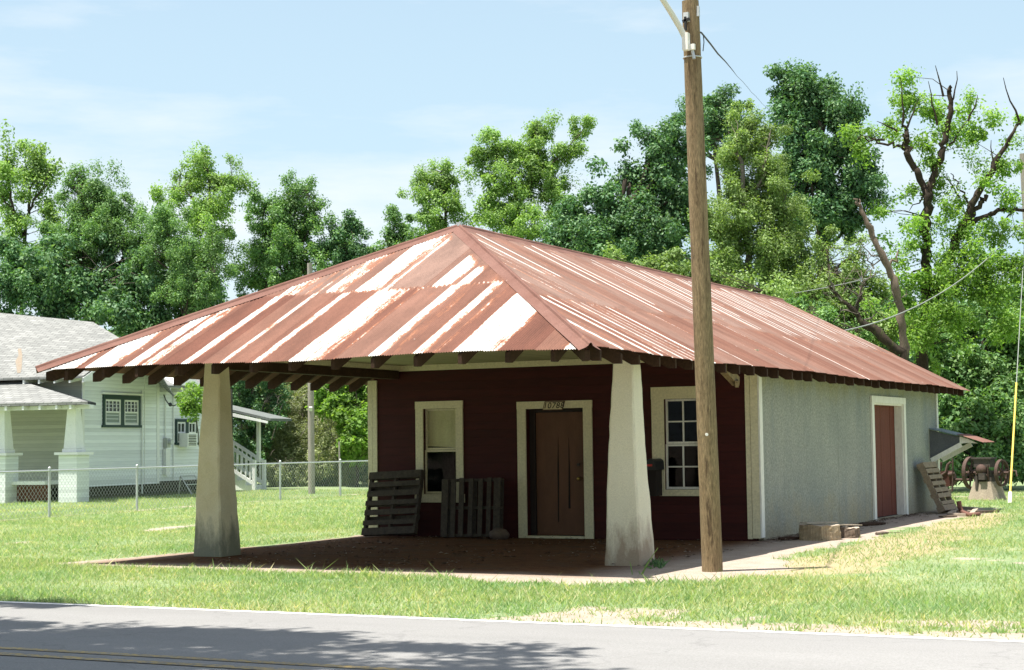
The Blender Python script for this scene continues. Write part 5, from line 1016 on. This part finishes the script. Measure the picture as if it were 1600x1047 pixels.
MAT['leaf_dry'] = M_leaf('dry_grey_green_leaves', (0.165, 0.205, 0.100), (0.270, 0.315, 0.165), (0.410, 0.430, 0.250), 0.35)
MAT['leaf_bright'] = M_leaf('bright_sunlit_leaves', (0.145, 0.280, 0.050), (0.220, 0.375, 0.080), (0.310, 0.450, 0.120), 0.50)
def T(px): return [(u, v, 0.0) for u, v in px]
# left group
tree('broadleaf_tree', 'tall airy light green tree at the far left, forked trunk against the sky', 74, [(40,232,44,34),(72,255,26,26),(14,262,26,34),(50,292,44,34),(8,320,28,36),(80,305,18,32),(35,345,40,26,.7),(20,390,40,26,.7),(70,370,26,24,.6)], 'leaf_light', .17, .8, (.4,.75), 60, [(T([(34,560),(33,470),(38,380),(46,320),(52,262)]),[.12,.11,.10,.08,.03]),(T([(36,372),(18,320),(12,270)]),[.12,.08,.03]),(T([(44,330),(70,290),(76,262)]),[.08,.05,.02]),(T([(24,340),(2,300)]),[.07,.03])], 'bark', seed=2, gaps=.30)
tree('broadleaf_tree', 'broad soft mid green tree rising behind the white house roof', 70, [(150,300,38,34),(180,330,58,44),(125,330,44,44),(210,380,62,52),(145,390,70,60),(90,380,40,44),(110,265,24,18,.6)], 'leaf_mid', .14, 1.3, (.35,.6), 75, None, trunk_r=.3, seed=3, slope=0.40, droop=.5, aspect=.4)
tree('broadleaf_tree', 'dense dark large-leaved tree low behind the white house roof', 68, [(40,450,70,55),(130,455,80,60),(210,440,70,60),(270,455,70,55),(20,400,50,40),(95,420,60,40),(320,470,45,40),(190,490,90,30)], 'leaf_dark', .22, 1.2, (.4,.7), 60, [(T([(150,640),(152,560),(150,480),(158,420)]),[.22,.18,.14,.06]),(T([(150,640),(138,540),(135,500),(142,450)]),[.15,.12,.09,.04])], 'palebark', seed=4, slope=0.60, droop=.6, aspect=.5)
tree('broadleaf_tree', 'rounded fine-leaved green tree between the dark tree and the store roof', 66, [(275,385,50,42),(300,420,42,44),(250,350,36,30),(310,455,34,34),(330,395,22,40)], 'leaf_mid', .13, 1.4, (.3,.55), 80, None, seed=5, slope=0.50, aspect=.4)
tree('broadleaf_tree', 'tall light green tree with an open crown left of the sky gap', 84, [(322,255,44,26),(300,285,52,32),(345,290,36,34),(260,310,34,24),(325,330,44,36),(335,375,34,40),(365,262,18,20),(318,400,26,26)], 'leaf_light', .16, .85, (.4,.75), 65, [(T([(330,520),(332,430),(328,350),(326,270)]),[.24,.20,.13,.04]),(T([(330,360),(300,310),(280,290)]),[.12,.07,.02]),(T([(329,340),(352,300),(362,268)]),[.10,.06,.02])], seed=6, gaps=.30)
tree('broadleaf_tree', 'two-topped mid green tree right of the sky gap', 86, [(478,295,32,28),(455,310,30,30),(415,325,34,34),(440,355,60,40),(490,345,34,44),(410,400,50,44),(470,400,60,44),(390,440,30,26),(440,440,60,24)], 'leaf_mid', .16, 1.0, (.4,.7), 70, None, trunk_r=.28, seed=7, gaps=.28)
tree('broadleaf_tree', 'dark rounded tree low between the two-topped tree and a small pointed one', 85, [(545,350,28,28),(525,385,34,34),(560,390,22,30),(540,425,50,26)], 'leaf_dark', .17, 1.2, (.35,.6), 70, None, seed=8)
tree('broadleaf_tree', 'small pointed dark green tree just left of the roof peak', 88, [(616,342,18,22),(612,368,30,26),(640,385,28,22),(598,395,26,20),(630,410,50,20)], 'leaf_mid', .16, 1.1, (.35,.6), 70, None, seed=9)
tree('broadleaf_tree', 'slender pale green tree directly behind the roof peak', 83, [(688,262,26,22),(662,275,22,22),(700,292,34,24),(665,305,26,22),(705,325,36,26),(672,340,28,20),(700,360,50,18)], 'leaf_light', .15, .9, (.35,.65), 65, [(T([(702,420),(696,350),(690,270)]),[.13,.10,.03]),(T([(697,350),(672,310)]),[.06,.02])], seed=10, gaps=.30)
tree('broadleaf_tree', 'tall feathery pale green tree right of the roof peak', 84, [(835,205,30,24),(855,190,16,16),(760,215,26,24),(745,240,26,22),(795,235,36,30),(830,245,44,34),(905,205,22,20),(918,192,12,12),(875,250,34,34),(770,275,34,26),(815,290,46,36),(870,295,36,30),(760,310,24,20),(790,330,44,26),(845,340,48,26),(810,360,70,16),(890,330,22,22)], 'leaf_light', .15, .95, (.35,.65), 65, [(T([(812,430),(812,360),(806,300),(790,250),(765,222)]),[.20,.16,.12,.07,.02]),(T([(810,330),(830,270),(838,215)]),[.12,.08,.02]),(T([(824,290),(868,250),(905,210)]),[.08,.05,.02]),(T([(806,320),(774,280)]),[.07,.02])], seed=11, gaps=.30)
# right group
tree('broadleaf_tree', 'broad dark green tree stepping up behind the store roof left of the pole', 60, [(880,360,30,34),(900,345,40,36),(935,315,40,34),(960,350,60,40),(1060,330,40,60),(985,280,38,36),(1025,225,38,34),(1050,205,24,20),(1040,270,50,44),(980,330,56,44),(1040,330,56,50),(925,375,56,30),(1010,385,80,40),(880,380,22,24)], 'leaf_dark', .16, 1.25, (.35,.65), 72, None, trunk_r=.32, seed=12, slope=0.40)
tree('broadleaf_tree', 'deep green tree top showing right behind the tall pole', 72, [(1120,155,34,22),(1085,180,34,30),(1150,165,26,22),(1110,210,50,36)], 'leaf_dark', .17, 1.1, (.4,.7), 70, None, seed=13)
tree('broadleaf_tree', 'yellowish olive tree with bare twigs in its top, right of the tall pole', 55, [(1165,200,36,34),(1195,215,30,36),(1140,245,44,40),(1205,270,50,44),(1160,300,60,46),(1225,330,56,50),(1130,350,44,50),(1180,380,70,46),(1120,420,50,36),(1210,420,60,40),(1250,380,30,40)], 'leaf_olive', .12, 1.25, (.3,.55), 80, [(T([(1172,560),(1172,430),(1166,350),(1158,260),(1150,215)]),[.16,.13,.10,.07,.03]),(T([(1168,340),(1195,270),(1203,205)]),[.07,.05,.015]),(T([(1170,380),(1215,330),(1230,300)]),[.06,.04,.015]),(T([(1166,330),(1140,300),(1125,270)]),[.05,.03,.015])], 'palebark', seed=14, slope=0.35, aspect=.45)
tree('broadleaf_tree', 'tall dark glossy tree, the highest of the crowns behind the store', 64, [(1255,125,44,24),(1225,150,36,34),(1300,140,38,30),(1270,175,56,36),(1320,190,30,40),(1240,205,40,34),(1300,235,58,40),(1345,262,36,32),(1265,270,40,36),(1320,300,48,36),(1280,340,50,40),(1230,320,30,40),(1330,350,30,30)], 'leaf_dark', .18, 1.3, (.4,.7), 75, None, trunk_r=.35, seed=15)
def twigs(b, r):
    D = 48
    def br(a, c, r0, r1, n=5, dd=0): 
        P = [DP(*(np.array(a)+(np.array(c)-np.array(a))*t), D+dd*t) for t in np.linspace(0, 1, n)]; P = [p+r.normal(size=3)*.025 for p in P]; b.tube(P, np.linspace(r0, r1, n), 6)
    for a, c in (((1412,195),(1406,120)),((1416,200),(1438,150)),((1465,195),(1452,128)),((1484,170),(1498,110)),((1475,150),(1460,100)),((1382,220),(1345,212)),((1345,212),(1325,232)),((1570,235),(1592,190)),((1592,190),(1568,122)),((1552,270),(1548,220)),((1500,310),(1478,270)),((1528,300),(1560,280)),((1590,325),(1560,350)),((1450,300),(1420,330)),((1405,205),(1370,190)),((1480,230),(1512,190)),((1512,190),(1530,150)),((1440,420),(1400,440))): br(a, c, .035, .008)
tree('pecan_tree', 'thin-leaved tree with dark mossy forking trunks at the right edge', 48, [(1480,440,70,30),(1550,450,60,36),(1420,470,50,36),(1500,495,60,40),(1580,500,40,40),(1440,520,40,36),(1455,185,40,36,.8),(1440,220,30,24,.6),(1500,215,30,24,.7),(1530,205,40,30,.5),(1415,170,34,26,.5),(1460,290,50,30,.5),(1540,290,40,30,.5),(1420,120,18,12,.7),(1408,150,30,18,.5),(1392,205,36,16),(1355,208,34,16),(1350,230,24,12,.7),(1470,165,34,22,.6),(1510,160,24,20,.6),(1480,205,40,28,.6),(1455,250,26,20,.4),(1545,185,24,20,.6),(1585,215,22,26,.8),(1570,260,34,20),(1520,250,34,24,.45),(1575,310,26,20),(1475,320,44,20,.6),(1420,300,26,22,.4),(1430,360,60,24,.7),(1500,360,50,24,.9),(1560,365,46,24),(1400,400,50,20,.6),(1480,400,60,24,1.1),(1550,415,50,26,1.1),(1420,430,44,18,.8),(1370,330,20,26,.4),(1590,420,26,30)], 'leaf_bright', .12, 1.5, (.25,.6), 40,
  [(T([(1438,545),(1444,490),(1448,440),(1447,390),(1447,340),(1449,300)]),[.165,.155,.148,.14,.135,.13]),(T([(1449,305),(1436,275),(1418,240),(1415,222),(1420,212),(1412,196)]),[0.111,0.096,0.089,0.089,0.074,0.037]),(T([(1418,236),(1400,226),(1370,222),(1340,214)]),[0.052,0.041,0.030,0.015]),(T([(1449,305),(1464,262),(1474,226),(1484,185),(1485,140),(1484,134)]),[0.111,0.096,0.089,0.081,0.059,0.037]),
   (T([(1446,540),(1460,470),(1476,420),(1500,365),(1512,330),(1538,285),(1565,236),(1598,190)]),[.15,.148,.14,.13,.105,.095,.07,.03]),(T([(1505,360),(1530,340),(1560,330),(1604,324)]),[0.081,0.074,0.067,0.044]),(T([(1508,345),(1528,322),(1541,306)]),[0.089,0.074,0.067]),(T([(1516,322),(1500,295),(1486,270)]),[0.037,0.026,0.011])], 'mossbark', seed=16, depth=.7, extra=twigs, infill=False, base=G(1440,775)*np.array([1,1,0]))
def deadtwigs(b, r):
    D = 45
    for a, c in (((1345,470),(1318,440)),((1318,470),(1290,445)),((1300,455),(1296,430)),((1335,490),(1350,445)),((1350,445),(1362,420)),((1350,445),(1340,428)),((1370,400),(1345,380)),((1380,405),(1350,412)),((1365,420),(1350,395)),((1326,480),(1300,500)),((1350,500),(1380,490)),((1395,470),(1420,460))):
        
        n = 5; P = [DP(*(np.array(a)+(np.array(c)-np.array(a))*t), D) for t in np.linspace(0, 1, n)]; P = [p+r.normal(size=3)*.04 for p in P]; b.tube(P, np.linspace(.026, .007, n), 5)
        for q in range(3): e_ = P[1+q]; b.tube([e_, e_+r.normal(size=3)*np.array([.16, .1, .16])+np.array([0, 0, .08]), e_+r.normal(size=3)*np.array([.3, .2, .25])+np.array([0, 0, .2])], [.012, .009, .004], 4, False)
snag = empty('dead_tree', G(1400, 790), 'broken dead tree with a snapped bare trunk and leafless limbs behind the store roof', 'dead tree')
r_ = np.random.default_rng(5); b = MB()
def limb(px, rads, D=45, seg=5):
    P = [DP(u, v, D) for u, v in px]; Q = [P[0]]; R_ = [rads[0]]
    for i in range(len(P)-1):
        for f in np.linspace(0, 1, seg)[1:]: Q.append(P[i]+(P[i+1]-P[i])*f+r_.normal(size=3)*.035); R_.append((rads[i]+(rads[i+1]-rads[i])*f)*r_.uniform(.8,1.18))
    b.tube(Q, R_, 9)
limb([(1418,792),(1415,600),(1412,520),(1405,470),(1390,430),(1374,388),(1356,345),(1339,316)], [.17,.13,.118,.105,.095,.085,.075,.045]); limb([(1339,318),(1336,311)], [.055,.012]); limb([(1342,322),(1343,312)], [.04,.01]); limb([(1362,362),(1350,350)], [.04,.012]); limb([(1385,418),(1400,404),(1404,392)], [.05,.035,.012])
o = b.build('snapped_trunk', MAT['snag']); relink(o, snag)
b = MB(); limb([(1419,790),(1421,610),(1408,552),(1370,518),(1345,500),(1318,470),(1297,448)], [.2,.17,.15,.12,.09,.06,.03]); limb([(1338,490),(1346,455),(1356,432)], [.05,.035,.015]); o = b.build('dead_limb', MAT['mossbark']); relink(o, snag); b = MB(); deadtwigs(b, r_); o = b.build('bare_twigs', MAT['palebark']); relink(o, snag)
tree('understory_tree', 'olive bush with thin twigs around the broken dead tree', 50, [(1290,440,44,40),(1260,460,44,30),(1330,400,30,36,.6),(1310,480,50,30),(1370,460,40,40,.7),(1400,510,44,34),(1290,385,26,30,.6),(1350,530,60,24)], 'leaf_olive', .12, 1.0, (.28,.5), 65, None, seed=17, slope=0.60, cat='tree')
tree('understory_tree', 'dense fresh green tree at the right edge behind the old engine', 52, [(1500,520,50,50),(1560,500,46,46),(1590,560,40,60),(1530,580,50,50),(1460,560,40,40),(1590,460,30,30)], 'leaf_mid', .18, 1.3, (.35,.65), 65, None, seed=18, slope=0.70, depth=.6)
tree('understory_tree', 'lighter leaved low tree at the wood edge above the engine', 50, [(1540,640,44,46),(1500,640,36,40),(1590,650,36,50),(1480,600,30,26),(1565,600,40,30),(1520,690,50,34),(1590,715,40,34),(1485,690,26,40),(1550,735,50,22)], 'leaf_mid', .19, 1.15, (.32,.6), 60, None, seed=19, slope=0.70, depth=.6, zmin=.1)
tree('shrub', 'olive scrub peeking over the store ridge behind the tall pole', 46, [(1060,420,50,24),(1110,440,44,22),(1010,410,40,16),(1150,445,44,22),(1200,458,50,18)], 'leaf_olive', .12, 1.1, (.28,.5), 65, None, seed=20, slope=0.60, cat='shrub')
tree('shrub', 'green scrub along the back of the store roof below the tall dark tree', 46, [(1250,480,44,18),(1300,500,40,18),(1345,520,40,18)], 'leaf_mid', .13, 1.1, (.28,.5), 65, None, seed=21, slope=0.60, cat='shrub')
# seen under the porch roof
def drytw(b, r):
    D = 67
    for j in range(36):
        u, v = r.uniform(420, 555), r.uniform(610, 735); a = r.uniform(-1.2, 1.2); ln = r.uniform(12, 40); P = [DP(u+ln*t*math.sin(a), v-ln*t*math.cos(a), D-3+r.uniform(-1, 1)*0) for t in (0, .5, 1)]; b.tube([p+r.normal(size=3)*.04 for p in P], [.016, .011, .004], 5, False)
tree('shrub', 'dry grey-green twiggy bush behind the fence, seen through the porch', 67, [(470,640,50,40),(440,680,40,44),(510,660,44,44),(480,710,70,34),(490,620,60,30),(410,690,40,40),(530,700,40,40),(540,735,40,24),(420,620,30,26),(450,600,40,26),(520,610,40,24)], 'leaf_dry', .14, 2.6, (.3,.6), 70, None, trunk_r=.05, bark='palebark', seed=22, slope=0.90, cat='shrub', aspect=.3, extra=drytw, zmin=.05)
tree('broadleaf_tree', 'bright sunlit yellow-green tree beside the left corner of the store', 64, [(530,622,30,24),(515,600,30,18),(560,625,30,28),(575,655,28,34),(545,650,24,32),(555,690,24,26),(570,600,30,18),(575,690,22,26,.8),(590,640,18,40)], 'leaf_bright', .20, 1.5, (.3,.5), 60, None, trunk_r=.07, seed=23, slope=0.70, depth=.9)
tree('shrub', 'dark green bush at the foot of the bright yellow-green tree', 66, [(560,715,40,26),(510,745,40,14),(590,730,30,30),(455,745,40,14)], 'leaf_dark', .16, 1.2, (.3,.5), 60, None, seed=24, slope=0.60, cat='shrub', zmin=.02)
tree('small_tree', 'small many-stemmed tree behind the left porch column', 65, [(372,610,28,26),(405,625,34,30),(352,640,22,24),(395,665,26,34,.8),(430,600,26,20),(375,700,24,30,.8),(385,590,40,16)], 'leaf_dark', .13, .9, (.25,.45), 55, [(T([(380,745),(384,680),(392,625),(400,590)]),[.05,.045,.03,.015]),(T([(378,745),(378,680),(372,620)]),[.05,.04,.015]),(T([(382,745),(395,690),(412,630)]),[.045,.035,.012])], 'palebark', seed=25)
tree('small_tree', 'light green sapling branch in front of the white house wall', 45.5, [(292,622,14,12),(300,640,12,10),(285,632,10,8),(310,615,18,16),(320,640,14,14)], 'leaf_bright', .10, 1.0, (.16,.28), 45, None, trunk_r=.03, seed=26, base=G(322,769), limbs=False, infill=False)
# the wood behind everything
def wood():
    r = np.random.default_rng(99); n = 2300; u = r.uniform(-250, 1850, n); D = r.uniform(88, 108, n); top = 455+70*fbm(u/90., D*.05, 4)-35*(u > 950)+20*(u < 450)
    v = top+(705-top)*r.uniform(0, 1, n)**1.1; keep = ~((u > 355) & (u < 392) & (v < 470)); cl = np.array([np.append(DP(a, b_, d), [r.uniform(.7, 1.3), r.uniform(.7, 1.3)]) for a, b_, d in zip(u[keep], v[keep], D[keep])]); cl = cl[cl[:, 2] > 0]
    tag(link('distant_wood', leaf_mesh('distant_wood', cl, 55, .34, .3, .6, 77), MAT['leaf_dark']), 'dark distant wood closing the view behind the nearer trees', 'wood', kind='stuff')
    n = 700; u = r.uniform(-250, 1850, n); D = r.uniform(76, 84, n); cl = []
    for a, d in zip(u, D):
        g = CP+ray(a, 700)*d; g[2] = r.uniform(.1, 1.9); cl.append(np.append(g, [r.uniform(.5, .9), 1.0]))
    tag(link('undergrowth', leaf_mesh('undergrowth', np.array(cl), 60, .24, .3, .5, 78), MAT['leaf_mid']), 'tangled green undergrowth along the foot of the wood', 'undergrowth', kind='stuff')
wood()

# trees on the near side of the road: out of frame, they dapple the asphalt and darken the windows' view
def shade_tree(name, label, base, blobs, seed, n=26, size=.22, nper=60, rc=(.35, .8)):
    r = np.random.default_rng(seed); cl = []
    for c, R, m in blobs:
        dd = r.normal(size=(m, 3)); dd /= np.linalg.norm(dd, axis=1)[:, None]; p = np.array(c)+dd*np.array(R)*np.cbrt(r.uniform(0, 1, m))[:, None]; cl.append(np.concatenate([p, r.uniform(*rc, m)[:, None], r.uniform(.6, 1.3, m)[:, None]], 1))
    t = empty(name, base, label, 'tree', 'unseen roadside trees shading the asphalt, some added to darken windows and porch'); cl = np.concatenate(cl); o = link('crown', leaf_mesh('crown', cl, nper, size, .3, .55, seed), MAT['leaf_mid']); relink(o, t)
    b = MB(); bs = np.array(base, float); top = np.mean([c for c, _, _ in blobs], 0); hub = np.array([bs[0]+(top[0]-bs[0])*.2, bs[1]+(top[1]-bs[1])*.2, 5.0]); b.tube([bs, (bs+hub)/2+np.array([.1, .05, 0]), hub], [.34, .28, .24], 12)
    for c, R, m in blobs:
        c = np.array(c); b.tube([hub, (hub+c)/2+np.array([0, 0, .6]), c], [.17, .11, .04], 8)
        for q in cl[np.argsort(np.linalg.norm(cl[:, :3]-c, axis=1))[:60:6]]: b.tube([c, q[:3]], [.03, .01], 5, False)
    o = b.build('trunk', MAT['bark']); relink(o, t); return t
shade_tree('unseen_roadside_tree', 'roadside tree whose open crown throws the dappled shade on the asphalt, with added unseen canopy behind', (-2.0, -21.5, 0), [((0.8,-14.0,9.5),(2.4,.38,.7),22),((3.2,-16.2,10),(3.4,.55,.9),44),((6.2,-15.9,9.6),(2.2,.35,.6),18),((0.5,-16.6,10.2),(3.6,.6,1.0),44),((5.0,-15.6,9.3),(2.0,.3,.5),8),((2,-17.8,10.6),(5.2,1.0,1.6),150),((-1.5,-15.2,9.4),(2.6,1.2,1.2),40),((-2.5,-18.5,9.6),(3,2,1.8),60),((6.5,-17.2,10.2),(2.2,.6,.9),26),((2,-20.6,11.5),(8,1.4,2.2),170)], 31)  # last lobe is out-of-view canopy added to block sky light over the road
for k, (x, y, s_) in enumerate(((-14, -30, 9), (-3, -34, 10), (9, -37, 11))):
    shade_tree('unseen_roadside_tree', 'unseen tall tree added on the near side of the road to darken windows and porch', (x, y, 0), [((x-1,y,s_*.7),(4.5,4,3.2),60),((x+2,y+1,s_*.85),(3.6,3.5,2.4),50),((x,y,s_*.4),(4.8,3.6,2.4),50)], 40+k, size=.45, nper=26, rc=(.6, 1.2))  # unseen trees added to darken window reflections and cut sky light

# ---------------------------------------------------------------- grass
def grass():
    r = np.random.default_rng(12)
    def scatter(x0, x1, y0, y1, n): return r.uniform(x0, x1, n), r.uniform(y0, y1, n)
    X, Y, Hs = [], [], []
    for (x0, x1, y0, y1, n, h) in ((-4, 17, -11.9, -6.5, 190000, 1.0), (-14, -0.2, -9, 6, 150000, 1.0), (-20, -2, 6, 26, 100000, 1.2), (8.0, 18, -6.5, 8, 120000, 1.0), (4, 16, 8, 24, 60000, 1.2), (-1, 9, -8.2, -6.6, 20000, 1.2)):
        x, y = scatter(x0, x1, y0, y1, n); X.append(x); Y.append(y); Hs.append(np.full(n, h))
    X, Y, Hs = map(np.concatenate, (X, Y, Hs)); sa, re, dr = masks(X, Y); cl = fbm(X*1.3, Y*1.3, 31); cl2 = fbm(X*6, Y*6, 33)
    keep = (r.uniform(0, 1, len(X)) > np.clip(np.where(Y < -9.6, sa*.93, sa*1.12), 0, 1)) & (r.uniform(0, 1, len(X)) > dr*.75) & (Y > EDGE_Y-.03) & (cl2+cl*.5 > .42) & ~((X > -.2) & (X < 8.2) & (Y > -6.6) & (Y < 13))
    X, Y, Hs, cl, cl2 = X[keep], Y[keep], Hs[keep], cl[keep], cl2[keep]; n = len(X)
    h = (0.018+0.055*r.uniform(0, 1, n)**2.4)*(0.5+0.9*cl)*Hs; h *= np.where(r.uniform(0, 1, n) < .012, 2.2, 1)
    edge = np.clip(1.6-np.abs(Y+7.6)*2.5, 0, 1)*((X > 2) & (X < 9)); h *= 1+.5*edge*(cl2 > .55)
    a = r.uniform(0, 2*math.pi, n); lean = h*r.uniform(.3, 1.8, n); w = .0045+.0035*r.uniform(0, 1, n); w *= Hs**1.5*1.25
    dx, dy = np.cos(a), np.sin(a); B = r.uniform(0, 2*math.pi, n); px, py_ = np.cos(B)*w, np.sin(B)*w; z0 = np.full(n, -.01)
    V = np.stack([np.stack([X-px, Y-py_, z0], -1), np.stack([X+px, Y+py_, z0], -1), np.stack([X+dx*lean, Y+dy*lean, h], -1)], 1).reshape(-1, 3)
    me = np_mesh('grass', V, np.arange(3*n).reshape(-1, 3)); m, nn, l, p = nodes('grass_blades'); geo = nn.new('ShaderNodeNewGeometry')
    rr = ramp(nn, [(0.0, (0.175, 0.28, 0.12)), (0.5, (0.265, 0.37, 0.175)), (0.8, (0.39, 0.455, 0.27)), (1.0, (0.54, 0.49, 0.33))]); l.new(geo.outputs['Random Per Island'], rr.inputs[0])
    big = noise(nn, l, ocoord(nn), .55, 6, .6); rb = ramp(nn, [(.3, (.80, .95, .85)), (.7, (1.35, 1.15, 1.1))]); l.new(big, rb.inputs[0]); col = mixc(nn, l, 1.0, rr.outputs[0], rb.outputs[0], 'MULTIPLY')
    l.new(col, p.inputs['Base Color']); p.inputs['Roughness'].default_value = .6; p.inputs['Specular IOR Level'].default_value = .3
    t = nn.new('ShaderNodeBsdfTranslucent'); l.new(mixc(nn, l, 1.0, col, (1.2, 1.25, .6), 'MULTIPLY'), t.inputs[0]); ms = nn.new('ShaderNodeMixShader'); ms.inputs[0].default_value = .5; l.new(p.outputs[0], ms.inputs[1]); l.new(t.outputs[0], ms.inputs[2]); l.new(ms.outputs[0], nn['Material Output'].inputs['Surface'])
    tag(link('grass', me, m), 'short sunlit grass of the lawn, patchy and dry in places', 'grass', kind='stuff')
grass()
# weeds at the foot of the right column
wd = empty('weed', G(1003, 893), 'tall thin weed stalks growing at the foot of the right porch column', 'weed'); b = PB()
for a, c in (((988,898),(984,877)),((1004,897),(1028,856)),((1000,897),(997,893)),((1002,898),(1018,872))): g_ = G(*a); e_ = AY(c[0], c[1], g_[1]); b = PB(); b.tube([g_, (g_+e_)/2+np.array([0,0,.02]), e_], [.006,.005,.002], 4); b.build('stalk', MAT['leaf_olive'], wd)
b = PB()
for j in range(60): g_ = G(1025+random.gauss(0, 7), 884+random.gauss(0, 2)); b.tube([g_, g_+np.array([random.gauss(0,.05), random.gauss(0,.05), random.uniform(.03,.10)])], [.012, .002], 3)
b.build('leaves', MAT['leaf_mid'], wd)

def litter():
    r = np.random.default_rng(44); n = 2600; x = np.concatenate([r.uniform(6.92, 7.0+np.abs(r.normal(0, .35, 1100)), 1100), r.uniform(.3, 7.4, 1500)]); y = np.concatenate([r.uniform(-.1, 9.5, 1100), r.uniform(-6.8, -.1, 1500)])
    k = fbm(x*1.5, y*1.5, 8) > np.where(np.arange(n) < 1100, .40, .50); x, y = x[k], y[k]; n = len(x); a = r.uniform(0, 6.28, n); s_ = r.uniform(.012, .045, n); z = r.uniform(.004, .03, n); e = r.uniform(.25, .6, n)
    c, q = np.cos(a)*s_, np.sin(a)*s_
    V = np.stack([np.stack([x-c, y-q, z], -1), np.stack([x+q*e, y-c*e, z+.008], -1), np.stack([x+c, y+q, z+.004], -1), np.stack([x-q*e, y+c*e, z+.012], -1)], 1).reshape(-1, 3)
    m, nn, l, p = nodes('dry_leaf_litter'); geo = nn.new('ShaderNodeNewGeometry'); rr = ramp(nn, [(0.0, (0.05, 0.03, 0.02)), (.5, (0.13, 0.085, 0.05)), (.85, (0.26, 0.20, 0.14)), (1.0, (0.5, 0.46, 0.4))]); l.new(geo.outputs['Random Per Island'], rr.inputs[0]); l.new(rr.outputs[0], p.inputs['Base Color']); p.inputs['Roughness'].default_value = .9
    tag(link('leaf_litter', np_mesh('leaf_litter', V, np.arange(4*n).reshape(-1, 4)), m), 'dry leaves, chips and pebbles on the dirt of the porch and along the grey wall', 'litter', kind='stuff')
litter()
